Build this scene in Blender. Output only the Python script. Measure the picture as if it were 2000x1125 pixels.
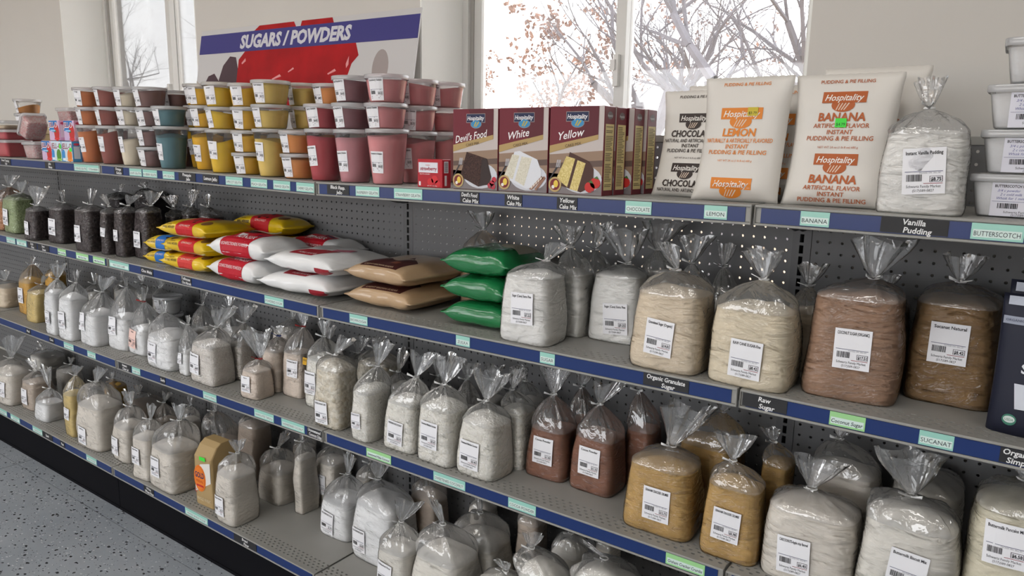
import bpy, bmesh, math, random
from mathutils import Vector, Matrix, noise, geometry

# ------------------------------------------------------------------ camera, sky, exposure
scene = bpy.context.scene
for o in list(bpy.data.objects):
    bpy.data.objects.remove(o, do_unlink=True)
COL = scene.collection
CAM_LOC = (0.4245, -1.3576, 1.4544)
CAM_R = ((0.812981, 0.582004, 0.018256), (-0.122284, 0.139993, 0.982572), (0.569306, -0.801045, 0.184981))
CAM_F = 1431.34

cd = bpy.data.cameras.new('camera')
cd.sensor_fit = 'HORIZONTAL'; cd.sensor_width = 36.0
cd.lens = CAM_F / 2000.0 * 36.0
cd.clip_start = 0.02; cd.clip_end = 300
cam = bpy.data.objects.new('camera', cd); COL.objects.link(cam)
rx, ux, bx_ = CAM_R
cam.matrix_world = Matrix(((rx[0], ux[0], bx_[0], CAM_LOC[0]), (rx[1], ux[1], bx_[1], CAM_LOC[1]),
                           (rx[2], ux[2], bx_[2], CAM_LOC[2]), (0, 0, 0, 1)))
scene.camera = cam
w = bpy.data.worlds.new('overcast_sky'); scene.world = w; w.use_nodes = True
wn = w.node_tree.nodes; bg = wn['Background']
bg.inputs[0].default_value = (0.97, 0.98, 1.0, 1); bg.inputs[1].default_value = 4.4
vs = scene.view_settings
vs.view_transform = 'Standard'; vs.look = 'None'; vs.gamma = 1.0; vs.use_curve_mapping = False
vs.exposure = 0.24
LAMP_POWER = 6.5
scene.cycles.transparent_max_bounces = 24
scene.cycles.max_bounces = 8

BAGS = [
 {'l': 'clear bag of white vanilla pudding powder beside the banana pudding bags', 'k': 'sugar', 'p': (0.2608, 0.0619, 1.3609), 'w': 0.1242, 'd': 0.0838, 'h': 0.1406, 'n': (-0.0019, 0.1714), 't': (-0.0047, 0.2183), 'tie': 'w', 'lean': 0, 'dome': 0.012, 's': (0.0048, 0.0713, 'Instant Vanilla Pudding', '$8.75', 1)},
 {'l': 'clear bag of small orange pieces at the left end of the second shelf', 'k': 'orange', 'p': (-3.6057, 0.1097, 1.0361), 'w': 0.1528, 'd': 0.1285, 'h': 0.1445, 'n': (0.0428, 0.2005), 't': (0.0788, 0.2523), 'tie': 'w', 'lean': 0, 'dome': 0.02},
 {'l': 'clear bag of small pale green pieces beside the dark chocolate chips', 'k': 'green', 'p': (-3.4402, 0.0961, 1.0344), 'w': 0.1459, 'd': 0.1038, 'h': 0.1626, 'n': (0.0409, 0.1813), 't': (0.0755, 0.2342), 'tie': 'w', 'lean': 0, 'dome': 0.02, 's': (-0.008, 0.0724, 'Mint Chips', '$4.10', 0)},
 {'l': 'clear bag of dark chocolate chips, first from the pale green bag', 'k': 'chips', 'p': (-3.1386, 0.0526, 1.0303), 'w': 0.0966, 'd': 0.0813, 'h': 0.1326, 'n': (0.0003, 0.1461), 't': (0.0335, 0.2254), 'tie': 'w', 'lean': 0, 'dome': 0.02, 'g': 'clear bags of dark chocolate chips', 's': (-0.0163, 0.0512, 'Choc Chips', '$6.11', 0)},
 {'l': 'clear bag of dark chocolate chips, second from the pale green bag', 'k': 'chips', 'p': (-2.9722, 0.0898, 1.0279), 'w': 0.1153, 'd': 0.097, 'h': 0.1519, 'n': (0.0079, 0.1676), 't': (-0.0056, 0.217), 'tie': 'w', 'lean': 0, 'dome': 0.02, 'g': 'clear bags of dark chocolate chips', 's': (-0.0036, 0.0693, 'Choc Chips', '$6.24', 0)},
 {'l': 'clear bag of dark chocolate chips, third from the pale green bag', 'k': 'chips', 'p': (-2.6673, 0.0586, 1.0239), 'w': 0.1107, 'd': 0.0931, 'h': 0.1714, 'n': (0.0065, 0.1834), 't': (0.03, 0.2422), 'tie': 'w', 'lean': 0, 'dome': 0.02, 'g': 'clear bags of dark chocolate chips', 's': (-0.0193, 0.0704, 'Choc Chips', '$6.37', 0)},
 {'l': 'clear bag of dark chocolate chips, fourth from the pale green bag', 'k': 'chips', 'p': (-2.5272, 0.073, 1.0227), 'w': 0.0568, 'd': 0.08, 'h': 0.1703, 'n': (-0.0159, 0.1823), 't': (-0.0616, 0.221), 'tie': 'w', 'lean': 0, 'dome': 0.02, 'g': 'clear bags of dark chocolate chips', 's': (0.0147, 0.088, 'Choc Chips', '$6.50', 0)},
 {'l': 'clear bag of dark chocolate chips, fifth from the pale green bag', 'k': 'chips', 'p': (-2.4376, 0.085, 1.0214), 'w': 0.0712, 'd': 0.08, 'h': 0.1804, 'n': (0.0207, 0.194), 't': (0.0707, 0.2338), 'tie': 'w', 'lean': 0, 'dome': 0.02, 'g': 'clear bags of dark chocolate chips', 's': (-0.0056, 0.0819, 'Choc Chips', '$6.63', 0)},
 {'l': 'clear bag of dark chocolate chips, sixth from the pale green bag', 'k': 'chips', 'p': (-2.3488, 0.1224, 1.0201), 'w': 0.1025, 'd': 0.0834, 'h': 0.1869, 'n': (0.0281, 0.1989), 't': (0.0567, 0.2505), 'tie': 'w', 'lean': 0, 'dome': 0.02, 'g': 'clear bags of dark chocolate chips', 's': (-0.0055, 0.0718, 'Choc Chips', '$6.76', 0)},
 {'l': 'dark chocolate chip bag in the back row nearest the front chips', 'k': 'chips', 'p': (-2.3325, 0.23, 1.0083), 'w': 0.066, 'd': 0.08, 'h': 0.1739, 'n': (-0.0185, 0.1901), 't': (-0.0421, 0.2394), 'tie': 'w', 'lean': 0, 'dome': 0.02, 'g': 'clear bags of dark chocolate chips'},
 {'l': 'dark chocolate chip bag in the middle of the back row trio', 'k': 'chips', 'p': (-2.2333, 0.24, 1.0083), 'w': 0.0576, 'd': 0.08, 'h': 0.1877, 'n': (-0.0161, 0.2048), 't': (0.0156, 0.2659), 'tie': 'w', 'lean': 0, 'dome': 0.02, 'g': 'clear bags of dark chocolate chips'},
 {'l': 'dark chocolate chip bag at the right end of the back row', 'k': 'chips', 'p': (-2.1432, 0.26, 1.0083), 'w': 0.0733, 'd': 0.08, 'h': 0.1844, 'n': (-0.0205, 0.2091), 't': (-0.0229, 0.2522), 'tie': 'w', 'lean': 0, 'dome': 0.02, 'g': 'clear bags of dark chocolate chips'},
 {'l': 'dark filled bag standing behind the chocolate chip row on the left', 'k': 'dark', 'p': (-2.9051, 0.3033, 1.0083), 'w': 0.1267, 'd': 0.1066, 'h': 0.2147, 'n': (-0.0026, 0.2304), 't': (0.0156, 0.2606), 'tie': 'w', 'lean': 0, 'dome': 0.02},
 {'l': 'dark filled bag standing against the pegboard behind the chips', 'k': 'dark', 'p': (-2.6529, 0.3033, 1.0083), 'w': 0.1268, 'd': 0.1066, 'h': 0.236, 'n': (-0.0355, 0.2561), 't': (-0.0495, 0.2777), 'tie': 'w', 'lean': 0, 'dome': 0.02},
 {'l': 'clear bag of tan sugar standing against the pegboard behind the green sacks', 'k': 'tan', 'p': (-0.8716, 0.315, 1.0083), 'w': 0.1198, 'd': 0.08, 'h': 0.1639, 'n': (0.0038, 0.2164), 't': (-0.0043, 0.2647), 'tie': 'w', 'lean': 0, 'dome': 0.02},
 {'l': 'frontmost clear bag of white cane sugar beside the green sacks', 'k': 'sugar', 'p': (-0.5225, 0.0684, 1.008), 'w': 0.138, 'd': 0.1067, 'h': 0.1679, 'n': (0.0319, 0.192), 't': (0.0682, 0.2349), 'tie': 'w', 'lean': 0, 'dome': 0.02, 's': (0.0047, 0.0845, 'Sugar (Cane) Extra Fine', '$7.22', 1)},
 {'l': 'clear bag of white sugar tucked behind the frontmost cane sugar bag', 'k': 'sugar', 'p': (-0.4742, 0.18, 1.0083), 'w': 0.0724, 'd': 0.08, 'h': 0.1619, 'n': (-0.0195, 0.2128), 't': (-0.0302, 0.2626), 'tie': 'w', 'lean': 0, 'dome': 0.02},
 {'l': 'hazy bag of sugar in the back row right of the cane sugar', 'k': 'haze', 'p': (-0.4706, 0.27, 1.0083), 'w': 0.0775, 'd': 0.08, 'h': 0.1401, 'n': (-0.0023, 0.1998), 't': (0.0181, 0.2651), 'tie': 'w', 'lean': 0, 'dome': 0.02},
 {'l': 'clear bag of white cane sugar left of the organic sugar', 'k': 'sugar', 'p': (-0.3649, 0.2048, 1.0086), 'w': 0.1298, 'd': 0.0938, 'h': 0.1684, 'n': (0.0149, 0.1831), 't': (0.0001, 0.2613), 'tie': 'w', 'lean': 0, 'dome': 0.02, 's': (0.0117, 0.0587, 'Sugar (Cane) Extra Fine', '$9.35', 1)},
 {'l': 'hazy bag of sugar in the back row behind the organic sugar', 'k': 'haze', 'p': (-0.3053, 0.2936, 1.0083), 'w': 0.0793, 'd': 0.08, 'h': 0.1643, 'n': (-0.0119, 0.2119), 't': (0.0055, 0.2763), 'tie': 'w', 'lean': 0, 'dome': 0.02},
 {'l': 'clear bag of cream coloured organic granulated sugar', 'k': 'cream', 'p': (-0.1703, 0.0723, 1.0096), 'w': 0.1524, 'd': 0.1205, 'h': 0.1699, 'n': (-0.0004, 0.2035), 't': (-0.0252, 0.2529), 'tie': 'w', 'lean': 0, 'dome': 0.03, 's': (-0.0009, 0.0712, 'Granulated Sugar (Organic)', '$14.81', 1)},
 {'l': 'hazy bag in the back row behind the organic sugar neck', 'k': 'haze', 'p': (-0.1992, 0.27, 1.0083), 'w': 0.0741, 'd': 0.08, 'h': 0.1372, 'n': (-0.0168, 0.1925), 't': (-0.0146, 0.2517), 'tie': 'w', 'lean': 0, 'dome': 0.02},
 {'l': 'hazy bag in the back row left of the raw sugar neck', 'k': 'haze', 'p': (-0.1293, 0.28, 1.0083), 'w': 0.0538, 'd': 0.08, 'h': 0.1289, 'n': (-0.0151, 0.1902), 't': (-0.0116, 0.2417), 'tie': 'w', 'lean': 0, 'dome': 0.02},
 {'l': 'clear bag of pale raw cane sugar above its chalk tag', 'k': 'cream2', 'p': (0.0045, 0.0693, 1.0096), 'w': 0.1564, 'd': 0.1117, 'h': 0.1592, 'n': (0.0057, 0.2047), 't': (-0.0018, 0.2601), 'tie': 'w', 'lean': 0, 'dome': 0.03, 's': (0.0014, 0.0577, 'RAW CANE SUGAR-Fine', '$8.42', 1)},
 {'l': 'second raw sugar bag half hidden behind the front one', 'k': 'cream', 'p': (0.0567, 0.2412, 1.0083), 'w': 0.0721, 'd': 0.0824, 'h': 0.1313, 'n': (-0.0023, 0.175), 't': (0.004, 0.2193), 'tie': 'w', 'lean': 0, 'dome': 0.02},
 {'l': 'clear bag of reddish brown organic coconut sugar', 'k': 'brown', 'p': (0.177, 0.1158, 1.0087), 'w': 0.1569, 'd': 0.1166, 'h': 0.2023, 'n': (0.0181, 0.2231), 't': (0.0311, 0.2953), 'tie': 'w', 'lean': 0, 'dome': 0.02, 's': (0.0028, 0.1, 'COCONUT SUGAR (ORGANIC)', '$17.51', 1)},
 {'l': 'second brown coconut sugar bag hidden behind the front one', 'k': 'brown', 'p': (0.2136, 0.2537, 1.0083), 'w': 0.0674, 'd': 0.1073, 'h': 0.1617, 'n': (-0.0113, 0.1863), 't': (-0.0139, 0.212), 'tie': 'w', 'lean': 0, 'dome': 0.02},
 {'l': 'clear bag of darker brown unrefined cane sugar beside the navy pouch', 'k': 'brown2', 'p': (0.3317, 0.2243, 1.0081), 'w': 0.1455, 'd': 0.15, 'h': 0.1956, 'n': (-0.0064, 0.2179), 't': (-0.002, 0.2655), 'tie': 'w', 'lean': 0, 'dome': 0.02, 's': (-0.0049, 0.1165, 'Sucanat Natural', '$8.42', 1)},
 {'l': 'cream powder bag at the far left of the third shelf', 'k': 'cream', 'p': (-3.798, 0.1519, 0.6284), 'w': 0.1678, 'd': 0.14, 'h': 0.1028, 'n': (-0.047, 0.1199), 't': (-0.0345, 0.167), 'tie': 'w', 'lean': 0, 'dome': 0.02},
 {'l': 'pale powder bag just left of the tall golden bag', 'k': 'cream2', 'p': (-3.7945, 0.2646, 0.6289), 'w': 0.0715, 'd': 0.08, 'h': 0.0971, 'n': (-0.0079, 0.1391), 't': (0.0058, 0.1939), 'tie': 'w', 'lean': 0, 'dome': 0.02},
 {'l': 'tall clear bag of golden yellow meal on the third shelf', 'k': 'gold', 'p': (-3.5257, 0.1465, 0.6265), 'w': 0.1348, 'd': 0.0929, 'h': 0.1767, 'n': (0.0377, 0.2425), 't': (0.0572, 0.2792), 'tie': 'w', 'lean': 0, 'dome': 0.04, 's': (-0.0029, 0.0916, 'Corn Meal', '$3.05', 0)},
 {'l': 'second golden meal bag behind the tall golden one', 'k': 'gold', 'p': (-3.3856, 0.2, 0.623), 'w': 0.091, 'd': 0.08, 'h': 0.2119, 'n': (0.0255, 0.2427), 't': (0.0303, 0.2655), 'tie': 'w', 'lean': 0, 'dome': 0.02},
 {'l': 'short leaning bag of pale yellow meal in front of the golden bags', 'k': 'straw', 'p': (-3.3334, 0.1058, 0.6247), 'w': 0.1225, 'd': 0.103, 'h': 0.145, 'n': (0.0302, 0.1731), 't': (0.0802, 0.2166), 'tie': 'w', 'lean': 0.12, 'dome': 0.02},
 {'l': 'white powder bag just right of the pale yellow leaning bag', 'k': 'white', 'p': (-3.0302, 0.052, 0.6221), 'w': 0.0943, 'd': 0.08, 'h': 0.2027, 'n': (0.0264, 0.2436), 't': (0.0487, 0.3064), 'tie': 'w', 'lean': 0, 'dome': 0.035, 'g': 'clear bags of white powder', 's': (-0.0007, 0.0762, 'Corn Starch', '$2.5', 0)},
 {'l': 'white powder bag, second of the front white row', 'k': 'white', 'p': (-2.8919, 0.0616, 0.6209), 'w': 0.1178, 'd': 0.0991, 'h': 0.1974, 'n': (0.0328, 0.2437), 't': (0.0517, 0.2944), 'tie': 'w', 'lean': 0, 'dome': 0.035, 'g': 'clear bags of white powder', 's': (-0.0069, 0.0858, 'Corn Starch', '$2.5', 0)},
 {'l': 'wide white powder bag with a long sheen streak', 'k': 'white', 'p': (-2.7407, 0.0922, 0.6195), 'w': 0.1453, 'd': 0.1222, 'h': 0.1432, 'n': (0.0407, 0.2218), 't': (0.0896, 0.2838), 'tie': 'w', 'lean': 0, 'dome': 0.035, 'g': 'clear bags of white powder', 's': (-0.0305, 0.114, 'Clear Jel', '$2.5', 0)},
 {'l': 'white powder bag with creased upper half, fourth in the row', 'k': 'white', 'p': (-2.5881, 0.1339, 0.6182), 'w': 0.1371, 'd': 0.118, 'h': 0.1428, 'n': (0.008, 0.2508), 't': (0.0057, 0.2891), 'tie': 'w', 'lean': 0, 'dome': 0.035, 'g': 'clear bags of white powder', 's': (-0.0148, 0.0982, 'Instant', '$2.5', 0)},
 {'l': 'white powder bag with a pinkish sticker and red tie', 'k': 'white', 'p': (-2.4507, 0.1422, 0.6185), 'w': 0.1307, 'd': 0.1127, 'h': 0.1145, 'n': (-0.0157, 0.2045), 't': (0.0005, 0.2634), 'tie': 'r', 'lean': 0, 'dome': 0.035, 'g': 'clear bags of white powder', 's': (-0.0125, 0.0627, 'Gelatin', '$2.5', 0)},
 {'l': 'broad white powder bag right of the pink sticker bag', 'k': 'white', 'p': (-2.2034, 0.1062, 0.62), 'w': 0.1823, 'd': 0.14, 'h': 0.1347, 'n': (-0.0475, 0.1959), 't': (-0.053, 0.2373), 'tie': 'w', 'lean': 0, 'dome': 0.035, 'g': 'clear bags of white powder', 's': (-0.0192, 0.0595, 'Clear Gel', '$2.5', 0)},
 {'l': 'slim white powder bag pressed against the tapioca pearls', 'k': 'white', 'p': (-2.0484, 0.0864, 0.6204), 'w': 0.0658, 'd': 0.08, 'h': 0.091, 'n': (-0.0101, 0.1806), 't': (-0.0034, 0.2105), 'tie': 'w', 'lean': 0, 'dome': 0.035, 'g': 'clear bags of white powder', 's': (-0.0066, 0.0635, 'Tapioca', '$2.5', 0)},
 {'l': 'large clear bag of round tapioca pearls', 'k': 'pearl', 'p': (-1.9035, 0.0803, 0.6213), 'w': 0.1489, 'd': 0.1024, 'h': 0.1545, 'n': (0.0417, 0.2029), 't': (0.0917, 0.2768), 'tie': 'w', 'lean': 0, 'dome': 0.04, 's': (-0.0265, 0.0707, 'Tapioca Pearls', '$3.99', 0)},
 {'l': 'second tapioca pearl bag behind the large one', 'k': 'pearl', 'p': (-1.8652, 0.1737, 0.623), 'w': 0.0806, 'd': 0.08, 'h': 0.1372, 'n': (0.0226, 0.2032), 't': (0.0518, 0.2673), 'tie': 'w', 'lean': 0, 'dome': 0.04},
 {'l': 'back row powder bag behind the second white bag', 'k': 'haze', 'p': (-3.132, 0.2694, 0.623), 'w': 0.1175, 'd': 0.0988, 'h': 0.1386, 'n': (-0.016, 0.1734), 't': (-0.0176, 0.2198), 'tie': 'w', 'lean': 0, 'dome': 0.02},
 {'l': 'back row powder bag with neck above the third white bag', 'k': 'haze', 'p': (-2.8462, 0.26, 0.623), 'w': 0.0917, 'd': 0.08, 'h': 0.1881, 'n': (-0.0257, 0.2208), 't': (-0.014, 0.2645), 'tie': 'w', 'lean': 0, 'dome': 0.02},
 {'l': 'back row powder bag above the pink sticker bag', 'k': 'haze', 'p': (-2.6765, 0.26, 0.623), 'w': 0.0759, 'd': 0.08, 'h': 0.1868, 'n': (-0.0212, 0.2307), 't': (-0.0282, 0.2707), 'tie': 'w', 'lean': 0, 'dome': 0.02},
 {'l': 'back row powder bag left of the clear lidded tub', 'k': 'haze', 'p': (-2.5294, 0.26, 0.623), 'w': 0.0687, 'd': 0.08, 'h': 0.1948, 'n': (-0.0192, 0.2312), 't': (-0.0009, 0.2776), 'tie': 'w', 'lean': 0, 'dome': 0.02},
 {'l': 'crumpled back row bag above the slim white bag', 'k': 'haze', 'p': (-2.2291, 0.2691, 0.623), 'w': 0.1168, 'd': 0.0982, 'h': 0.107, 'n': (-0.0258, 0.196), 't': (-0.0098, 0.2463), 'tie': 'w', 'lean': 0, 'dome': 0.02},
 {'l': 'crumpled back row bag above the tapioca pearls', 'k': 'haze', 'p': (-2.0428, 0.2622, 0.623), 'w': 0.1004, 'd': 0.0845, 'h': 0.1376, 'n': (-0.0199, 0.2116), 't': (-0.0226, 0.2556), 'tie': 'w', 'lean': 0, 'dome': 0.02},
 {'l': 'back row bag of granules behind the blue tied bag', 'k': 'pearl', 'p': (-1.7069, 0.2653, 0.623), 'w': 0.1078, 'd': 0.0906, 'h': 0.1899, 'n': (0.0222, 0.2253), 't': (0.0295, 0.2544), 'tie': 'w', 'lean': 0, 'dome': 0.02},
 {'l': 'short bag of granulated tapioca with a tall red tied neck', 'k': 'rice', 'p': (-1.6425, 0.078, 0.6226), 'w': 0.0903, 'd': 0.08, 'h': 0.0978, 'n': (0.0216, 0.1303), 't': (0.0035, 0.2223), 'tie': 'r', 'lean': 0, 'dome': 0.02, 's': (-0.0033, 0.0499, 'Tapioca', '$1.77', 0)},
 {'l': 'granulated tapioca bag closed with a blue twist tie', 'k': 'rice', 'p': (-1.6548, 0.17, 0.623), 'w': 0.0928, 'd': 0.08, 'h': 0.1469, 'n': (0.0159, 0.1878), 't': (0.0094, 0.2175), 'tie': 'b', 'lean': 0, 'dome': 0.02},
 {'l': 'granulated tapioca bag with a yellow sale sticker', 'k': 'rice', 'p': (-1.5452, 0.179, 0.6231), 'w': 0.0978, 'd': 0.0823, 'h': 0.1603, 'n': (0.0274, 0.2377), 't': (0.0242, 0.2774), 'tie': 'r', 'lean': 0, 'dome': 0.02, 's': (0.0135, 0.1008, 'Granulated Tapioca', '$2.1', 0, 'y')},
 {'l': 'shredded coconut bag behind the coconut chips', 'k': 'coco', 'p': (-1.3869, 0.157, 0.6239), 'w': 0.125, 'd': 0.0917, 'h': 0.168, 'n': (-0.0028, 0.2289), 't': (-0.0031, 0.2779), 'tie': 'w', 'lean': 0, 'dome': 0.02, 's': (-0.0192, 0.0825, 'Unsweetened Coconut', '$3.2', 1)},
 {'l': 'bag of large tan coconut chips by the shelf joint', 'k': 'flake', 'p': (-1.2314, 0.0691, 0.6246), 'w': 0.1149, 'd': 0.0966, 'h': 0.2021, 'n': (-0.0027, 0.2141), 't': (0.0473, 0.2714), 'tie': 'w', 'lean': 0, 'dome': 0.05, 's': (-0.0147, 0.0461, 'ROASTED COCONUT CHIPS', '$4.3', 1)},
 {'l': 'second coconut chip bag in the back row', 'k': 'flake', 'p': (-1.2392, 0.2488, 0.623), 'w': 0.1432, 'd': 0.0977, 'h': 0.1616, 'n': (-0.0087, 0.1976), 't': (0.0083, 0.2343), 'tie': 'w', 'lean': 0, 'dome': 0.02},
 {'l': 'shredded coconut bag standing corner forward past the joint', 'k': 'coco', 'p': (-1.079, 0.069, 0.6248), 'w': 0.0773, 'd': 0.114, 'h': 0.1593, 'n': (0.0217, 0.2123), 't': (0.0475, 0.2862), 'tie': 'w', 'lean': 0, 'dome': 0.04, 's': (-0.0063, 0.0593, 'SWEETENED FLAKE COCONUT', '$3.2', 1)},
 {'l': 'hazy coconut bag behind the corner forward one', 'k': 'haze', 'p': (-1.1019, 0.21, 0.623), 'w': 0.0733, 'd': 0.08, 'h': 0.1172, 'n': (-0.011, 0.1528), 't': (0.0135, 0.2176), 'tie': 'w', 'lean': 0, 'dome': 0.02},
 {'l': 'shredded coconut bag, second right of the chips', 'k': 'coco', 'p': (-0.945, 0.0768, 0.6251), 'w': 0.113, 'd': 0.0951, 'h': 0.1515, 'n': (0.0316, 0.2061), 't': (0.0637, 0.2746), 'tie': 'w', 'lean': 0, 'dome': 0.04, 's': (-0.0031, 0.0519, 'SWEETENED FLAKE COCONUT', '$3.9', 1)},
 {'l': 'medium shredded coconut bag above its sweetened coconut tag', 'k': 'coco', 'p': (-0.8084, 0.0725, 0.6253), 'w': 0.1219, 'd': 0.1025, 'h': 0.1702, 'n': (0.0005, 0.2076), 't': (0.0235, 0.2857), 'tie': 'w', 'lean': 0, 'dome': 0.04, 's': (-0.0052, 0.0804, 'Sweetened Medium Coconut', '$3.8', 1)},
 {'l': 'hazy coconut bag in the back row between two front bags', 'k': 'haze', 'p': (-0.8638, 0.24, 0.623), 'w': 0.0657, 'd': 0.08, 'h': 0.0881, 'n': (-0.0021, 0.1705), 't': (0.0089, 0.2191), 'tie': 'w', 'lean': 0, 'dome': 0.02},
 {'l': 'frontmost shredded coconut bag left of the cocoa', 'k': 'coco', 'p': (-0.6698, 0.077, 0.6255), 'w': 0.1243, 'd': 0.1046, 'h': 0.1601, 'n': (0.0005, 0.1907), 't': (0.0207, 0.2675), 'tie': 'w', 'lean': 0, 'dome': 0.04, 's': (-0.0103, 0.0597, 'Sweetened Medium Coconut', '$3.40', 1)},
 {'l': 'shredded coconut bag between the frontmost coconut and cocoa', 'k': 'coco', 'p': (-0.6346, 0.1713, 0.623), 'w': 0.0806, 'd': 0.08, 'h': 0.1651, 'n': (-0.0226, 0.2013), 't': (-0.0022, 0.2588), 'tie': 'w', 'lean': 0, 'dome': 0.02},
 {'l': 'hazy bag in the back row left of the cocoa', 'k': 'haze', 'p': (-0.6629, 0.27, 0.623), 'w': 0.0679, 'd': 0.08, 'h': 0.1547, 'n': (-0.019, 0.1955), 't': (-0.0323, 0.2319), 'tie': 'w', 'lean': 0, 'dome': 0.02},
 {'l': 'clear bag of brown cocoa powder nearest the coconut', 'k': 'cocoa', 'p': (-0.524, 0.1778, 0.6258), 'w': 0.1161, 'd': 0.0977, 'h': 0.1363, 'n': (-0.0054, 0.2101), 't': (-0.0047, 0.2814), 'tie': 'w', 'lean': 0, 'dome': 0.02, 's': (-0.0023, 0.0761, 'Cocoa Powder', '$11.46', 1)},
 {'l': 'dark cocoa bag in the back row behind the first cocoa bag', 'k': 'cocoa', 'p': (-0.4917, 0.2687, 0.623), 'w': 0.0683, 'd': 0.08, 'h': 0.1376, 'n': (-0.0069, 0.2185), 't': (0.0041, 0.2544), 'tie': 'w', 'lean': 0, 'dome': 0.02},
 {'l': 'clear bag of brown cocoa powder nearest the graham crumbs', 'k': 'cocoa', 'p': (-0.3895, 0.1775, 0.626), 'w': 0.1182, 'd': 0.0977, 'h': 0.1469, 'n': (-0.0038, 0.2141), 't': (0.0219, 0.2708), 'tie': 'w', 'lean': 0, 'dome': 0.02, 's': (0.0022, 0.0834, 'Cocoa Powder', '$11.16', 1)},
 {'l': 'dark cocoa bag in the back row behind the second cocoa bag', 'k': 'cocoa', 'p': (-0.3149, 0.2681, 0.623), 'w': 0.0762, 'd': 0.08, 'h': 0.1581, 'n': (-0.0159, 0.2414), 't': (-0.0147, 0.2709), 'tie': 'w', 'lean': 0, 'dome': 0.02},
 {'l': 'large clear bag of golden graham cracker crumbs', 'k': 'graham', 'p': (-0.1794, 0.1017, 0.6264), 'w': 0.1546, 'd': 0.1187, 'h': 0.1605, 'n': (0.0107, 0.1876), 't': (0.045, 0.2824), 'tie': 'w', 'lean': 0, 'dome': 0.03, 's': (0.0078, 0.0737, 'GRAHAM CRACKER CRUMBS', '$13.73', 1)},
 {'l': 'graham crumb bag in shade behind the large one', 'k': 'graham', 'p': (-0.1306, 0.2488, 0.623), 'w': 0.142, 'd': 0.1175, 'h': 0.1775, 'n': (0.018, 0.2411), 't': (0.0283, 0.2658), 'tie': 'w', 'lean': 0, 'dome': 0.02},
 {'l': 'smaller clear bag of golden graham cracker crumbs', 'k': 'graham', 'p': (-0.0145, 0.0789, 0.6265), 'w': 0.1138, 'd': 0.0816, 'h': 0.1652, 'n': (-0.0102, 0.201), 't': (-0.01, 0.2562), 'tie': 'w', 'lean': 0, 'dome': 0.03, 's': (-0.0029, 0.0781, 'GRAHAM CRACKER CRUMBS', '$5.98', 1)},
 {'l': 'graham crumb bag in shade behind the smaller one', 'k': 'graham', 'p': (0.0292, 0.23, 0.623), 'w': 0.0607, 'd': 0.08, 'h': 0.1758, 'n': (-0.017, 0.2059), 't': (-0.0248, 0.2328), 'tie': 'w', 'lean': 0, 'dome': 0.02},
 {'l': 'large clear bag of pale donut mix beside the graham crumbs', 'k': 'flour', 'p': (0.1401, 0.0979, 0.623), 'w': 0.1711, 'd': 0.1258, 'h': 0.1668, 'n': (-0.0115, 0.1802), 't': (-0.0007, 0.2416), 'tie': 'w', 'lean': 0, 'dome': 0.04, 's': (-0.0192, 0.0638, 'CAKE DONUTS-Apple crisp flavored', '$6.40', 1)},
 {'l': 'donut mix bag in the back row under the coconut sugar tag', 'k': 'flour', 'p': (0.1624, 0.2575, 0.623), 'w': 0.1363, 'd': 0.1151, 'h': 0.1883, 'n': (-0.0204, 0.2374), 't': (-0.0198, 0.2574), 'tie': 'w', 'lean': 0, 'dome': 0.02},
 {'l': 'large clear bag of white biscuit mix in the lower right', 'k': 'flour2', 'p': (0.3098, 0.0908, 0.623), 'w': 0.1602, 'd': 0.1116, 'h': 0.2033, 'n': (-0.0081, 0.2206), 't': (-0.0206, 0.2991), 'tie': 'w', 'lean': 0, 'dome': 0.05, 's': (0.0042, 0.1034, 'Buttermilk Biscuit Mix', '$4.90', 1)},
 {'l': 'biscuit mix bag in the back row behind the front one', 'k': 'flour2', 'p': (0.312, 0.275, 0.623), 'w': 0.1309, 'd': 0.15, 'h': 0.1956, 'n': (-0.0245, 0.2166), 't': (-0.0168, 0.2366), 'tie': 'w', 'lean': 0, 'dome': 0.02},
 {'l': 'pale yellow pancake mix bag cut by the right picture edge', 'k': 'butter', 'p': (0.4753, 0.135, 0.623), 'w': 0.1627, 'd': 0.15, 'h': 0.2571, 'n': (-0.0116, 0.2833), 't': (-0.0099, 0.3033), 'tie': 'w', 'lean': 0, 'dome': 0.03, 's': (-0.026, 0.1894, 'Buttermilk Pancake Mix', '$6.58', 1)},
 {'l': 'tall pale flour bag at the far left of the bottom shelf', 'k': 'flour', 'p': (-3.5817, 0.0453, 0.1946), 'w': 0.2166, 'd': 0.14, 'h': 0.1677, 'n': (0.0023, 0.2125), 't': (0.0523, 0.3215), 'tie': 'w', 'lean': 0, 'dome': 0.04, 'g': 'bags of flour on the bottom shelf', 's': (0.0439, 0.0794, 'Flour', '$3.1', 0)},
 {'l': 'tan flour bag behind the squat white bag', 'k': 'wheat', 'p': (-3.3824, 0.074, 0.1936), 'w': 0.131, 'd': 0.1102, 'h': 0.1386, 'n': (-0.0047, 0.1761), 't': (-0.0501, 0.2212), 'tie': 'w', 'lean': 0, 'dome': 0.02, 'g': 'bags of flour on the bottom shelf', 's': (-0.0092, 0.064, 'Flour', '$3.1', 0)},
 {'l': 'back row bag in shade at the far left of the bottom shelf', 'k': 'haze', 'p': (-3.7432, 0.27, 0.1808), 'w': 0.1692, 'd': 0.14, 'h': 0.1712, 'n': (-0.0474, 0.1832), 't': (-0.0886, 0.2144), 'tie': 'w', 'lean': 0, 'dome': 0.02},
 {'l': 'back row bag in shade behind the yellow bag', 'k': 'haze', 'p': (-3.4529, 0.2494, 0.1808), 'w': 0.1175, 'd': 0.0989, 'h': 0.1474, 'n': (0.021, 0.1728), 't': (0.0389, 0.2081), 'tie': 'w', 'lean': 0, 'dome': 0.02},
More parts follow.
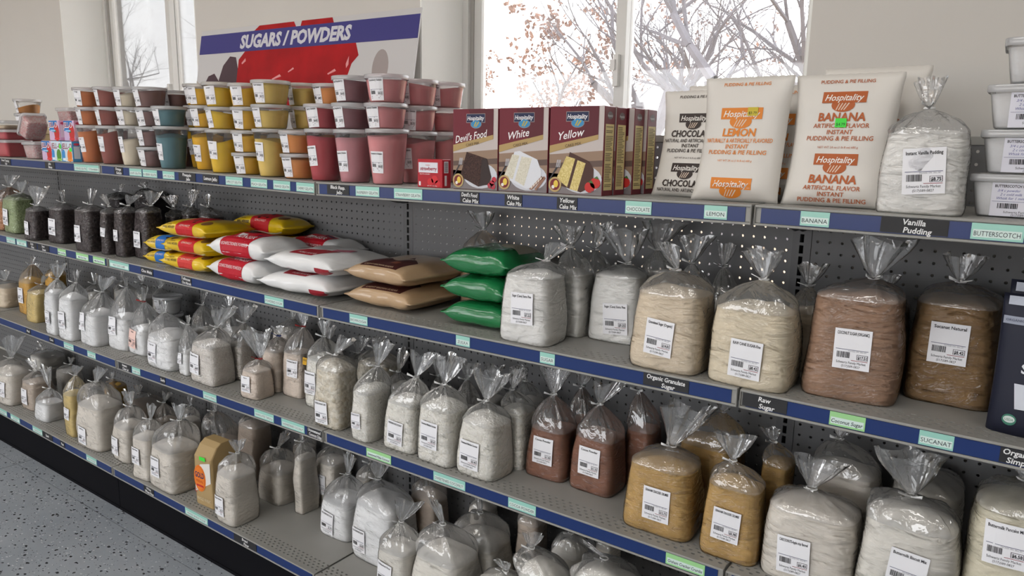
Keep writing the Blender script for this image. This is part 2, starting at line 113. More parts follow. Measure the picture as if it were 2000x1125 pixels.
 {'l': 'short squat bag of white flour with a flared neck', 'k': 'white', 'p': (-3.1818, 0.0421, 0.1921), 'w': 0.1186, 'd': 0.0998, 'h': 0.0847, 'n': (0.0101, 0.1438), 't': (-0.017, 0.2341), 'tie': 'w', 'lean': 0, 'dome': 0.03, 'g': 'bags of flour on the bottom shelf'},
 {'l': 'narrow bag of yellow corn flour on the bottom shelf', 'k': 'straw', 'p': (-2.8967, 0.0324, 0.1901), 'w': 0.0875, 'd': 0.08, 'h': 0.1989, 'n': (0.0245, 0.2708), 't': (0.0552, 0.3132), 'tie': 'w', 'lean': 0, 'dome': 0.02, 's': (0.0064, 0.1038, 'Corn Flour', '$2.8', 0)},
 {'l': 'large pleated flour bag left of the lower shelf joint', 'k': 'flour', 'p': (-2.7052, 0.0466, 0.1881), 'w': 0.1989, 'd': 0.14, 'h': 0.2058, 'n': (-0.0166, 0.2702), 't': (0.0295, 0.3332), 'tie': 'w', 'lean': 0, 'dome': 0.06, 'g': 'bags of flour on the bottom shelf', 's': (-0.0167, 0.0542, 'Spelt Flour', '$5.6', 0)},
 {'l': 'medium flour bag directly beside the lower shelf joint', 'k': 'flour', 'p': (-2.4747, 0.0526, 0.1867), 'w': 0.1308, 'd': 0.11, 'h': 0.1594, 'n': (0.0145, 0.2196), 't': (0.0033, 0.2779), 'tie': 'w', 'lean': 0, 'dome': 0.05, 'g': 'bags of flour on the bottom shelf', 's': (-0.0237, 0.0609, 'Spelt Flour', '$3.4', 0)},
 {'l': 'narrow flour bag squeezed beside the large whole wheat bag', 'k': 'flour', 'p': (-2.2529, 0.0037, 0.1853), 'w': 0.1085, 'd': 0.0814, 'h': 0.1836, 'n': (0.036, 0.2383), 't': (0.0506, 0.2926), 'tie': 'w', 'lean': 0, 'dome': 0.05, 'g': 'bags of flour on the bottom shelf', 's': (-0.0117, 0.0928, 'White Wheat', '$3.9', 0)},
 {'l': 'very large whole wheat flour bag at the shelf edge', 'k': 'flour', 'p': (-2.1049, 0.033, 0.1839), 'w': 0.1805, 'd': 0.14, 'h': 0.1773, 'n': (0.0414, 0.2635), 't': (0.0411, 0.3192), 'tie': 'w', 'lean': 0, 'dome': 0.08, 'g': 'bags of flour on the bottom shelf', 's': (-0.0181, 0.0877, 'Whole Wheat Flour', '$6.5', 0)},
 {'l': 'gold tinted bag in the back row above the medium flour', 'k': 'gold', 'p': (-2.9707, 0.2409, 0.1808), 'w': 0.0972, 'd': 0.0817, 'h': 0.1726, 'n': (-0.0272, 0.1846), 't': (-0.0171, 0.2153), 'tie': 'w', 'lean': 0, 'dome': 0.02},
 {'l': 'broad brown flour bag in the back row', 'k': 'wheat', 'p': (-2.7729, 0.27, 0.1808), 'w': 0.1779, 'd': 0.14, 'h': 0.123, 'n': (-0.0498, 0.1458), 't': (-0.0442, 0.184), 'tie': 'w', 'lean': 0, 'dome': 0.05},
 {'l': 'brown flour bag in the back row behind the whole wheat', 'k': 'wheat', 'p': (-2.5389, 0.24, 0.1808), 'w': 0.0808, 'd': 0.08, 'h': 0.1057, 'n': (-0.0129, 0.1682), 't': (0.0173, 0.2141), 'tie': 'w', 'lean': 0, 'dome': 0.02},
 {'l': 'brown flour bag behind the paper flour sack', 'k': 'wheat', 'p': (-2.0903, 0.2175, 0.1808), 'w': 0.1367, 'd': 0.115, 'h': 0.1429, 'n': (-0.0383, 0.2333), 't': (-0.0352, 0.264), 'tie': 'w', 'lean': 0, 'dome': 0.06},
 {'l': 'tall dark flour bag in the shaded back row', 'k': 'wheat', 'p': (-1.9509, 0.2688, 0.1808), 'w': 0.116, 'd': 0.0976, 'h': 0.2204, 'n': (-0.0101, 0.2516), 't': (-0.0082, 0.275), 'tie': 'w', 'lean': 0, 'dome': 0.02},
 {'l': 'flour bag with a neat tied neck beside the paper sack', 'k': 'flour', 'p': (-1.7022, 0.018, 0.1818), 'w': 0.1145, 'd': 0.1101, 'h': 0.1949, 'n': (0.0161, 0.2402), 't': (0.0199, 0.2855), 'tie': 'w', 'lean': 0, 'dome': 0.06, 'g': 'bags of flour on the bottom shelf', 's': (-0.0323, 0.0615, 'Whole Wheat', '$4.2', 0)},
 {'l': 'crumpled flour bag set back from the shelf edge', 'k': 'flour', 'p': (-1.7146, 0.2074, 0.1816), 'w': 0.1406, 'd': 0.1183, 'h': 0.1303, 'n': (-0.0083, 0.1858), 't': (0.0417, 0.2507), 'tie': 'w', 'lean': 0, 'dome': 0.05, 'g': 'bags of flour on the bottom shelf'},
 {'l': 'narrow flour bag beside the crumpled one', 'k': 'flour', 'p': (-1.5603, 0.2, 0.1808), 'w': 0.0471, 'd': 0.08, 'h': 0.2145, 'n': (-0.0132, 0.2532), 't': (-0.0198, 0.2839), 'tie': 'w', 'lean': 0, 'dome': 0.02, 'g': 'bags of flour on the bottom shelf'},
 {'l': 'flat topped flour bag under the coconut chip tag', 'k': 'flour', 'p': (-1.5337, 0.2991, 0.1808), 'w': 0.1212, 'd': 0.0982, 'h': 0.1741, 'n': (0.0089, 0.2234), 't': (0.0157, 0.2562), 'tie': 'w', 'lean': 0, 'dome': 0.02, 'g': 'bags of flour on the bottom shelf', 's': (-0.008, 0.0854, 'Bread Flour', '$4.1', 1)},
 {'l': 'slumped all purpose flour bag beside the empty shelf space', 'k': 'white', 'p': (-1.3453, 0.1888, 0.1791), 'w': 0.1477, 'd': 0.1243, 'h': 0.1258, 'n': (0.0174, 0.2078), 't': (0.0294, 0.2726), 'tie': 'w', 'lean': 0, 'dome': 0.02, 'g': 'bags of flour on the bottom shelf', 's': (-0.0156, 0.0505, 'ALL-PURPOSE FLOUR', '$1.97', 1)},
 {'l': 'tall all purpose flour bag with a wide glossy top', 'k': 'white', 'p': (-1.1319, 0.1636, 0.179), 'w': 0.1887, 'd': 0.14, 'h': 0.2061, 'n': (-0.0301, 0.2473), 't': (-0.0199, 0.2983), 'tie': 'w', 'lean': 0, 'dome': 0.04, 'g': 'bags of flour on the bottom shelf', 's': (-0.0436, 0.0651, 'ALL-PURPOSE FLOUR', '$4.85', 1)},
 {'l': 'small flour bag in front of the tall glossy one', 'k': 'flour2', 'p': (-0.9231, 0.0204, 0.1808), 'w': 0.1168, 'd': 0.1007, 'h': 0.1748, 'n': (0.0018, 0.2392), 't': (0.0281, 0.3033), 'tie': 'w', 'lean': 0, 'dome': 0.03, 'g': 'bags of flour on the bottom shelf', 's': (-0.0146, 0.0967, 'Unbleached Flour', '$2.2', 1)},
 {'l': 'round topped flour bag with creased film, lower middle', 'k': 'flour2', 'p': (-0.7766, 0.05, 0.1808), 'w': 0.1696, 'd': 0.14, 'h': 0.2083, 'n': (-0.0168, 0.2611), 't': (-0.0446, 0.3128), 'tie': 'w', 'lean': 0, 'dome': 0.07, 'g': 'bags of flour on the bottom shelf'},
 {'l': 'pleated flour bag behind the round topped one', 'k': 'flour2', 'p': (-0.767, 0.1907, 0.1808), 'w': 0.1618, 'd': 0.1343, 'h': 0.1956, 'n': (-0.0072, 0.2433), 't': (-0.0114, 0.2817), 'tie': 'w', 'lean': 0, 'dome': 0.06, 'g': 'bags of flour on the bottom shelf'},
 {'l': 'dark flour bag in the back row under sweetened coconut', 'k': 'wheat', 'p': (-1.0495, 0.2799, 0.1808), 'w': 0.1147, 'd': 0.0867, 'h': 0.2023, 'n': (-0.0037, 0.2362), 't': (0.0008, 0.2601), 'tie': 'w', 'lean': 0, 'dome': 0.05},
 {'l': 'dark flour bag in the back row under the cocoa tag', 'k': 'wheat', 'p': (-0.6454, 0.27, 0.1808), 'w': 0.0755, 'd': 0.08, 'h': 0.2459, 'n': (-0.0096, 0.2756), 't': (-0.01, 0.2956), 'tie': 'w', 'lean': 0, 'dome': 0.02},
 {'l': 'flour bag with a stubby neck under the cocoa powder', 'k': 'flour2', 'p': (-0.4574, 0.0447, 0.1808), 'w': 0.1207, 'd': 0.1094, 'h': 0.2791, 'n': (-0.0402, 0.2964), 't': (-0.0352, 0.3343), 'tie': 'w', 'lean': 0, 'dome': 0.05, 'g': 'bags of flour on the bottom shelf'},
 {'l': 'flour bag barely showing at the bottom picture edge', 'k': 'flour2', 'p': (-0.5725, 0.0117, 0.1808), 'w': 0.1041, 'd': 0.0954, 'h': 0.2129, 'n': (0.0196, 0.2288), 't': (0.008, 0.2488), 'tie': 'w', 'lean': 0, 'dome': 0.02, 'g': 'bags of flour on the bottom shelf'},
 {'l': 'flour bag set behind the two lower right flour bags', 'k': 'flour2', 'p': (-0.4893, 0.22, 0.1808), 'w': 0.0943, 'd': 0.08, 'h': 0.2398, 'n': (0.0018, 0.2638), 't': (0.0027, 0.2838), 'tie': 'w', 'lean': 0, 'dome': 0.05, 'g': 'bags of flour on the bottom shelf'},
 {'l': 'last flour bag at the bottom edge right of the stubby necked one', 'k': 'flour2', 'p': (-0.2957, 0.07, 0.1808), 'w': 0.1715, 'd': 0.14, 'h': 0.3088, 'n': (-0.012, 0.3256), 't': (-0.0608, 0.3456), 'tie': 'w', 'lean': 0, 'dome': 0.05, 'g': 'bags of flour on the bottom shelf'},
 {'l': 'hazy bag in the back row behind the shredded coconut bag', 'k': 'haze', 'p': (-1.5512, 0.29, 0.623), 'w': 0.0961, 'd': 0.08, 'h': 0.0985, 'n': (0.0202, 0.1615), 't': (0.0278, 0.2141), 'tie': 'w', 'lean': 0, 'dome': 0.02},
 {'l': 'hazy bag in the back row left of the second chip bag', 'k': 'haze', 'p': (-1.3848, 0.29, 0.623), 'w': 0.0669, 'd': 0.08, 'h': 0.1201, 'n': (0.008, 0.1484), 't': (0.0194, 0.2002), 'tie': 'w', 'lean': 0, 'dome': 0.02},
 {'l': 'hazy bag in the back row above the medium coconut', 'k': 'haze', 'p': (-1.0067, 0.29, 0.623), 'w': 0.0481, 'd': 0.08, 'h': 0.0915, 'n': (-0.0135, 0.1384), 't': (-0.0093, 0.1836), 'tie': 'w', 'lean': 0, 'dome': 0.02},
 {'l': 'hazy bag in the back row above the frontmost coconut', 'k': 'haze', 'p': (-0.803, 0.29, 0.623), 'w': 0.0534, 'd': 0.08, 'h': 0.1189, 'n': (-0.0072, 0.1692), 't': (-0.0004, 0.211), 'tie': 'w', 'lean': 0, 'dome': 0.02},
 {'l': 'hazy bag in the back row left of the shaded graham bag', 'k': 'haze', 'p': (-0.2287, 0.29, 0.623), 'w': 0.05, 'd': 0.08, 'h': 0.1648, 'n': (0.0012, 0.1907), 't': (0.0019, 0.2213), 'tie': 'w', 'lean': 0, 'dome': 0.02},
 {'l': 'shaded bag in the back row behind the very large bag', 'k': 'flour', 'p': (-2.4418, 0.29, 0.1808), 'w': 0.0851, 'd': 0.08, 'h': 0.1137, 'n': (0.0123, 0.1698), 't': (0.0168, 0.21), 'tie': 'w', 'lean': 0, 'dome': 0.02},
 {'l': 'shaded bag in the back row behind the narrow flour bag', 'k': 'flour', 'p': (-1.7019, 0.309, 0.1808), 'w': 0.073, 'd': 0.08, 'h': 0.1766, 'n': (0.0189, 0.2217), 't': (0.0205, 0.2521), 'tie': 'w', 'lean': 0, 'dome': 0.02},
 {'l': 'shaded bag in the back row behind the tall glossy flour bag', 'k': 'flour', 'p': (-1.3431, 0.2935, 0.1808), 'w': 0.0678, 'd': 0.08, 'h': 0.1665, 'n': (0.0107, 0.2072), 't': (0.0115, 0.2354), 'tie': 'w', 'lean': 0, 'dome': 0.02},
 {'l': 'shaded bag in the back row left of the cocoa tag', 'k': 'flour', 'p': (-0.8473, 0.3002, 0.1808), 'w': 0.0772, 'd': 0.08, 'h': 0.2073, 'n': (0.0102, 0.239), 't': (0.0117, 0.2663), 'tie': 'w', 'lean': 0, 'dome': 0.02},
 {'l': 'shaded bag in the back row above the last flour bag', 'k': 'flour', 'p': (-0.4112, 0.29, 0.1808), 'w': 0.0585, 'd': 0.08, 'h': 0.243, 'n': (-0.004, 0.2663), 't': (-0.0019, 0.288), 'tie': 'w', 'lean': 0, 'dome': 0.02},
]
TUBS = [
 {'l': 'bottom tub of burnt orange gelatin, leftmost stack of the gelatin tubs', 'p': (-2.6276, 0.075, 1.3755), 'h': 0.1436, 'c': 'orange', 'f': 0.86},
 {'l': 'middle tub of burnt orange gelatin, leftmost stack of the gelatin tubs', 'p': (-2.6236, 0.075, 1.5191), 'h': 0.0683, 'c': 'orange', 'f': 0.86},
 {'l': 'top tub of burnt orange gelatin, leftmost stack of the gelatin tubs', 'p': (-2.6316, 0.075, 1.5874), 'h': 0.0735, 'c': 'orange', 'f': 0.86},
 {'l': 'bottom tub of rust red gelatin, second stack from the left', 'p': (-2.4625, 0.07, 1.3742), 'h': 0.1422, 'c': 'maroon', 'f': 0.86},
 {'l': 'middle tub of rust red gelatin, second stack from the left', 'p': (-2.4625, 0.07, 1.5164), 'h': 0.0679, 'c': 'maroon', 'f': 0.86},
 {'l': 'top tub of rust red gelatin, second stack from the left', 'p': (-2.4585, 0.07, 1.5843), 'h': 0.0729, 'c': 'maroon', 'f': 0.86},
 {'l': 'bottom tub of cream white gelatin between rust red and mauve stacks', 'p': (-2.3204, 0.075, 1.3723), 'h': 0.1437, 'c': 'white', 'f': 0.7},
 {'l': 'middle tub of cream white gelatin between rust red and mauve stacks', 'p': (-2.3164, 0.075, 1.5161), 'h': 0.066, 'c': 'white', 'f': 0.8},
 {'l': 'top tub of cream white gelatin between rust red and mauve stacks', 'p': (-2.3244, 0.075, 1.5821), 'h': 0.0709, 'c': 'white', 'f': 0.7},
 {'l': 'bottom tub of mauve gelatin in the four high stack', 'p': (-2.1934, 0.08, 1.3706), 'h': 0.0712, 'c': 'mauve', 'f': 0.86},
 {'l': 'second tub of mauve gelatin in the four high stack', 'p': (-2.1934, 0.08, 1.4418), 'h': 0.0704, 'c': 'mauve', 'f': 0.86},
 {'l': 'third tub of mauve gelatin in the four high stack', 'p': (-2.1894, 0.08, 1.5122), 'h': 0.0662, 'c': 'mauve', 'f': 0.86},
 {'l': 'top tub of mauve gelatin in the four high stack', 'p': (-2.1974, 0.08, 1.5784), 'h': 0.0708, 'c': 'mauve', 'f': 0.86},
 {'l': 'lower tub of blue grey teal gelatin', 'p': (-2.0558, 0.07, 1.3686), 'h': 0.1446, 'c': 'teal', 'f': 0.8},
 {'l': 'upper tub of blue grey teal gelatin', 'p': (-2.0598, 0.07, 1.5132), 'h': 0.0674, 'c': 'teal', 'f': 0.86},
 {'l': 'bottom tub of dusky gelatin in the stack behind the teal tubs', 'p': (-2.2248, 0.2, 1.371), 'h': 0.0853, 'c': 'mauve', 'f': 0.86},
 {'l': 'second tub of dusky gelatin in the stack behind the teal tubs', 'p': (-2.2248, 0.2, 1.4563), 'h': 0.0658, 'c': 'mauve', 'f': 0.86},
 {'l': 'third tub of dusky gelatin in the stack behind the teal tubs', 'p': (-2.2208, 0.2, 1.5221), 'h': 0.0652, 'c': 'mauve', 'f': 0.86},
 {'l': 'top tub of dusky gelatin in the stack behind the teal tubs', 'p': (-2.2288, 0.2, 1.5874), 'h': 0.0592, 'c': 'mauve', 'f': 0.86},
 {'l': 'bottom tub of golden gelatin in the back stack by the window edge', 'p': (-2.0918, 0.21, 1.3691), 'h': 0.1437, 'c': 'yel', 'f': 0.86},
 {'l': 'middle tub of golden gelatin in the back stack by the window edge', 'p': (-2.0958, 0.21, 1.5128), 'h': 0.0782, 'c': 'yel', 'f': 0.86},
 {'l': 'top tub of golden gelatin in the back stack by the window edge', 'p': (-2.0918, 0.21, 1.591), 'h': 0.0756, 'c': 'yel', 'f': 0.86},
 {'l': 'bottom tub of deep yellow gelatin, first of the yellow stacks', 'p': (-1.9409, 0.135, 1.367), 'h': 0.1429, 'c': 'yel', 'f': 0.85},
 {'l': 'middle tub of deep yellow gelatin, first of the yellow stacks', 'p': (-1.9369, 0.135, 1.51), 'h': 0.074, 'c': 'yel', 'f': 0.75},
 {'l': 'top tub of deep yellow gelatin, first of the yellow stacks', 'p': (-1.9449, 0.135, 1.5839), 'h': 0.0698, 'c': 'yel', 'f': 0.8},
 {'l': 'bottom tub of lemon gelatin, second of the yellow stacks', 'p': (-1.7455, 0.07, 1.3643), 'h': 0.1382, 'c': 'yel2', 'f': 0.75},
 {'l': 'middle tub of lemon gelatin, second of the yellow stacks', 'p': (-1.7415, 0.07, 1.5025), 'h': 0.0693, 'c': 'yel2', 'f': 0.8},
 {'l': 'top tub of lemon gelatin, second of the yellow stacks', 'p': (-1.7495, 0.07, 1.5718), 'h': 0.0764, 'c': 'yel2', 'f': 0.85},
 {'l': 'bottom tub of apricot gelatin in the four high yellow stack', 'p': (-1.6296, 0.085, 1.3627), 'h': 0.0686, 'c': 'yel', 'f': 0.86},
 {'l': 'second tub of apricot gelatin in the four high yellow stack', 'p': (-1.6296, 0.085, 1.4313), 'h': 0.0684, 'c': 'yel', 'f': 0.86},
 {'l': 'third tub of apricot gelatin in the four high yellow stack', 'p': (-1.6256, 0.085, 1.4998), 'h': 0.0708, 'c': 'yel', 'f': 0.86},
 {'l': 'top tub of apricot gelatin in the four high yellow stack', 'p': (-1.6336, 0.085, 1.5706), 'h': 0.0716, 'c': 'yel', 'f': 0.86},
 {'l': 'bottom tub of pale peach gelatin in front of the sign', 'p': (-1.4978, 0.07, 1.3609), 'h': 0.143, 'c': 'pale', 'f': 0.8},
 {'l': 'middle tub of pale peach gelatin in front of the sign', 'p': (-1.4978, 0.07, 1.5039), 'h': 0.0711, 'c': 'pale', 'f': 0.75},
 {'l': 'top tub of pale peach gelatin in front of the sign', 'p': (-1.4938, 0.07, 1.575), 'h': 0.0703, 'c': 'pale', 'f': 0.9},
 {'l': 'bottom tub of pale yellow gelatin in the back row behind the orange tubs', 'p': (-1.4963, 0.2, 1.3608), 'h': 0.1457, 'c': 'pale', 'f': 0.86},
 {'l': 'middle tub of pale yellow gelatin in the back row behind the orange tubs', 'p': (-1.4923, 0.2, 1.5066), 'h': 0.0697, 'c': 'pale', 'f': 0.86},
 {'l': 'top tub of pale yellow gelatin in the back row behind the orange tubs', 'p': (-1.5003, 0.2, 1.5763), 'h': 0.0705, 'c': 'pale', 'f': 0.86},
 {'l': 'lower tub of bright orange gelatin, short front stack', 'p': (-1.3746, 0.075, 1.3592), 'h': 0.0734, 'c': 'or2', 'f': 0.85},
 {'l': 'upper tub of bright orange gelatin, short front stack', 'p': (-1.3786, 0.075, 1.4325), 'h': 0.0669, 'c': 'or2', 'f': 0.85},
 {'l': 'bottom tub of orange gelatin in the back row behind the red stack', 'p': (-1.3755, 0.2, 1.3592), 'h': 0.1488, 'c': 'or2', 'f': 0.86},
 {'l': 'middle tub of orange gelatin in the back row behind the red stack', 'p': (-1.3795, 0.2, 1.508), 'h': 0.0707, 'c': 'or2', 'f': 0.86},
 {'l': 'top tub of orange gelatin in the back row behind the red stack', 'p': (-1.3755, 0.2, 1.5787), 'h': 0.0623, 'c': 'or2', 'f': 0.86},
 {'l': 'lower tub of cherry red gelatin', 'p': (-1.2615, 0.075, 1.3576), 'h': 0.1462, 'c': 'red', 'f': 0.85},
 {'l': 'upper tub of cherry red gelatin', 'p': (-1.2615, 0.075, 1.5037), 'h': 0.0684, 'c': 'red', 'f': 0.85},
 {'l': 'bottom tub of dusty rose gelatin left of the pink front stack', 'p': (-1.1342, 0.07, 1.3575), 'h': 0.1446, 'c': 'rose', 'f': 0.86},
 {'l': 'middle tub of plum gelatin over the dusty rose tub', 'p': (-1.1382, 0.07, 1.502), 'h': 0.07, 'c': 'plum', 'f': 0.78},
 {'l': 'top tub of plum gelatin under the sign corner', 'p': (-1.1342, 0.07, 1.572), 'h': 0.0705, 'c': 'plum', 'f': 0.85},
 {'l': 'bottom tub of pink strawberry gelatin, largest front stack', 'p': (-0.9965, 0.06, 1.3582), 'h': 0.1447, 'c': 'pink', 'f': 0.93},
 {'l': 'middle tub of pink strawberry gelatin, largest front stack', 'p': (-1.0005, 0.06, 1.5029), 'h': 0.0657, 'c': 'pink', 'f': 0.9},
 {'l': 'top tub of pink strawberry gelatin, largest front stack', 'p': (-0.9965, 0.06, 1.5686), 'h': 0.0713, 'c': 'pink', 'f': 0.9},
 {'l': 'bottom tub of pink gelatin in the stack right behind the front pink', 'p': (-1.0033, 0.18, 1.3582), 'h': 0.1418, 'c': 'pink', 'f': 0.86},
 {'l': 'middle tub of pink gelatin in the stack right behind the front pink', 'p': (-1.0033, 0.18, 1.4999), 'h': 0.0678, 'c': 'pink', 'f': 0.86},
 {'l': 'top tub of pink gelatin in the stack right behind the front pink', 'p': (-0.9993, 0.18, 1.5677), 'h': 0.0697, 'c': 'pink', 'f': 0.86},
 {'l': 'bottom tub of pink gelatin beside the cake mix boxes', 'p': (-1.0073, 0.3, 1.3581), 'h': 0.144, 'c': 'pink', 'f': 0.86},
 {'l': 'middle tub of pink gelatin beside the cake mix boxes', 'p': (-1.0073, 0.3, 1.5021), 'h': 0.0667, 'c': 'pink', 'f': 0.86},
 {'l': 'top tub of pink gelatin beside the cake mix boxes', 'p': (-1.0033, 0.3, 1.5688), 'h': 0.0702, 'c': 'pink', 'f': 0.86},
]
TAGS = [
 (0, -3.3315, -3.2247, 'Sweet Topping|Red', 'k', 'small black chalk tag under the red lidded tubs'),
 (0, -2.8942, -2.8075, 'Jello|Boxes', 'k', 'small black chalk tag under the gelatin boxes'),
 (0, -2.6423, -2.5393, 'F ORANGE GELATIN', 'm', 'mint shelf tag at the left of the joint under the orange stack'),
 (0, -2.5393, -2.4365, 'F STRAWBERRY', 'm', 'mint shelf tag touching the left joint of the top shelf'),
 (0, -2.3343, -2.2722, 'Orange|Gelatin', 'k', 'small black chalk tag just right of the left top joint'),
 (0, -2.2257, -2.1424, 'GRAPE GELATIN', 'm', 'mint shelf tag reading grape gelatin'),
 (0, -2.1356, -2.0424, 'BLUEBERRY GELATIN', 'm', 'mint shelf tag reading blueberry gelatin'),
 (0, -2.0068, -1.9342, 'LIME GELATIN', 'm', 'mint shelf tag under the teal gelatin tub'),
 (0, -1.9095, -1.8106, 'Pineapple|Jello', 'k', 'black chalk tag reading Pineapple'),
 (0, -1.77, -1.6829, 'Lemon Jello', 'k', 'black chalk tag reading Lemon Jello'),
 (0, -1.6447, -1.5575, 'APRICOT GELATIN', 'm', 'mint shelf tag reading apricot gelatin'),
 (0, -1.5165, -1.4371, 'PEACH GELATIN', 'm', 'mint shelf tag reading peach gelatin'),
 (0, -1.4082, -1.3308, 'ORANGE GELATIN', 'm', 'mint shelf tag reading orange gelatin'),
 (0, -1.3034, -1.2259, 'CHERRY GELATIN', 'm', 'mint shelf tag reading cherry gelatin'),
 (0, -1.1724, -1.0841, 'Black Rasp.|Jello', 'k', 'black chalk tag reading Black Rasp Jello'),
 (0, -1.0582, -0.9698, 'RASPBERRY GELATIN', 'm', 'mint shelf tag reading raspberry gelatin'),
 (0, -0.9164, -0.8196, 'STRAWBERRY GELATIN', 'm', 'mint shelf tag reading strawberry gelatin'),
 (0, -0.698, -0.6407, "Devil's Food|Cake Mix", 'k', 'black chalk tag under the chocolate cake mix box'),
 (0, -0.5665, -0.5181, 'White|Cake Mix', 'k', 'black chalk tag reading White Cake Mix'),
 (0, -0.4259, -0.3744, 'Yellow|Cake Mix', 'k', 'black chalk tag reading Yellow Cake Mix'),
 (0, -0.2606, -0.2027, 'CHOCOLATE', 'm', 'mint shelf tag reading chocolate'),
 (0, -0.0932, -0.0482, 'LEMON', 'm', 'mint shelf tag reading lemon'),
 (0, 0.0844, 0.1333, 'BANANA', 'm', 'mint shelf tag reading banana'),
 (0, 0.2143, 0.3133, 'Vanilla|Pudding', 'k', 'wide black chalk tag reading vanilla pudding'),
 (0, 0.3441, 0.4134, 'BUTTERSCOTCH', 'm', 'mint shelf tag reading butterscotch'),
 (1, -3.3579, -3.2657, 'BUTTERSCOTCH', 'm', 'leftmost mint tag on the second shelf'),
 (1, -3.2498, -3.1507, 'MINT CHIPS', 'm', 'second mint tag under the pale green bag'),
 (1, -3.1404, -3.05, 'Dark|Choc', 'k', 'small black tag under the first chocolate chip bag'),
 (1, -3.0401, -2.9338, 'Semi|Sweet', 'k', 'small black tag under the second chocolate chip bag'),
 (1, -2.8544, -2.7817, 'Milk Choc|Chips', 'g', 'light green tag under the second chip bag'),
 (1, -2.6937, -2.5918, 'Mini Choc Chips', 'g', 'light green tag under the third chip bag'),
 (1, -2.5546, -2.462, 'Mini Choc Drops', 'g', 'light green tag at the left second shelf joint'),
 (1, -2.4267, -2.283, 'MILK CHOC CHIPS', 'm', 'mint tag right of the left second shelf joint'),
 (1, -2.2, -2.1164, 'Choc Melts', 'k', 'black tag under the sixth chip bag'),
 (1, -1.9389, -1.8734, 'Tollhouse|Choc Morsels', 'k', 'black tag under the yellow chip sacks'),
 (1, -1.4745, -1.3828, 'POWDERED SUGAR', 'm', 'mint shelf tag reading powdered sugar'),
 (1, -1.0938, -1.0227, 'BROWN SUGAR', 'm', 'mint shelf tag reading brown sugar'),
 (1, -0.7089, -0.6649, 'ZULKA', 'm', 'mint shelf tag under the green sugar sacks'),
 (1, -0.4592, -0.4191, 'SUGAR', 'm', 'mint shelf tag reading sugar'),
 (1, -0.2007, -0.1007, 'Organic Granulate|Sugar', 'k', 'black chalk tag reading Organic Granulate Sugar'),
 (1, 0.008, 0.0915, 'Raw|Sugar', 'k', 'black chalk tag reading Raw Sugar'),
 (1, 0.1661, 0.2255, 'Coconut Sugar', 'g', 'light green tag reading Coconut Sugar'),
 (1, 0.3091, 0.36, 'SUCANAT', 'm', 'mint shelf tag reading Sucanat'),
 (1, 0.4238, 0.4722, 'Organic|Simple', 'k', 'black chalk tag at the right picture edge'),
 (2, -3.253, -3.2052, 'Meal', 'k', 'tiny black tag under the pale yellow meal bag'),
 (2, -3.0218, -2.9729, 'Corn', 'k', 'tiny black tag under the first white bag'),
 (2, -2.8822, -2.7944, 'CORN STARCH', 'm', 'mint tag under the second white powder bag'),
 (2, -2.6744, -2.6057, 'CLEAR JEL', 'm', 'mint tag under the third white powder bag'),
 (2, -2.4218, -2.3288, 'Instant|Clear Jel', 'k', 'black tag at the left third shelf joint'),
 (2, -2.3212, -2.2612, 'CLEAR GEL', 'm', 'mint tag reading clear gel'),
 (2, -2.121, -2.0863, 'Sorb', 'k', 'tiny black tag under the broad white bag'),
 (2, -1.8448, -1.7657, 'TAPIOCA PEARLS', 'm', 'mint shelf tag reading tapioca pearls'),
 (2, -1.5554, -1.455, 'GRANULATED TAPIOCA', 'm', 'mint shelf tag reading granulated tapioca'),
 (2, -1.4168, -1.3061, 'UNSWEETENED COCONUT', 'm', 'mint shelf tag reading unsweetened coconut'),
 (2, -1.2942, -1.2265, 'Unsweetened|Coconut Chips', 'k', 'black chalk tag reading Unsweetened Coconut Chips'),
 (2, -1.0367, -0.9399, 'Sweetened Flake Coconut', 'g', 'light green tag reading Sweetened Flake Coconut'),
 (2, -0.784, -0.6763, 'SWEETENED COCONUT', 'm', 'mint shelf tag reading sweetened coconut'),
 (2, -0.5407, -0.4594, 'COCOA POWDER', 'm', 'mint shelf tag reading cocoa powder'),
 (2, -0.1269, -0.041, 'Graham Cracker Crumbs', 'g', 'light green tag reading Graham Cracker Crumbs'),
 (3, -3.5436, -3.4378, 'OAT FLOUR', 'm', 'leftmost mint tag on the bottom shelf'),
 (3, -3.3977, -3.2967, 'RYE FLOUR', 'm', 'mint tag under the squat white flour bag'),
 (3, -3.162, -3.0636, 'CORN FLOUR', 'm', 'mint tag left of the black bottom shelf tag'),
 (3, -3.0636, -2.9635, 'Spelt', 'k', 'black tag beside the mint corn flour tag'),
 (3, -2.8906, -2.8478, 'Rye', 'k', 'tiny black tag under the large pleated bag'),
 (3, -2.6565, -2.5699, 'SPELT FLOUR', 'm', 'mint tag just left of the lower joint'),
 (3, -2.2054, -2.1327, 'White|Wheat Flour', 'k', 'black chalk tag under the very large bag'),
 (3, -1.9237, -1.7839, 'WHOLE WHEAT FLOUR', 'm', 'mint shelf tag reading whole wheat flour'),
 (3, -1.6321, -1.5092, 'Bread|Flour', 'k', 'faded black chalk tag below the empty shelf space'),
]
JX = [-4.88, -3.66, -2.44, -1.22, 0, 1.22]
SZ = [[1.396, 1.384, 1.374, 1.357, 1.3635, 1.354], [1.049, 1.035, 1.021, 1.0045, 1.01, 1.004], [0.638, 0.628, 0.618, 0.6245, 0.6265, 0.626], [0.205, 0.196, 0.187, 0.179, 0.179, 0.179]]

RND = random.Random(7)
WALL_Y = 0.485; FRAME_Y = 0.705; BACK_Y = 0.368; SILL = 1.0; HEAD = 2.55; CEIL = 2.95
def shelf_z(s, X):
    for i in range(5):
        if X <= JX[i+1] or i == 4:
            t = (X-JX[i])/(JX[i+1]-JX[i]); return SZ[s][i]*(1-t)+SZ[s][i+1]*t

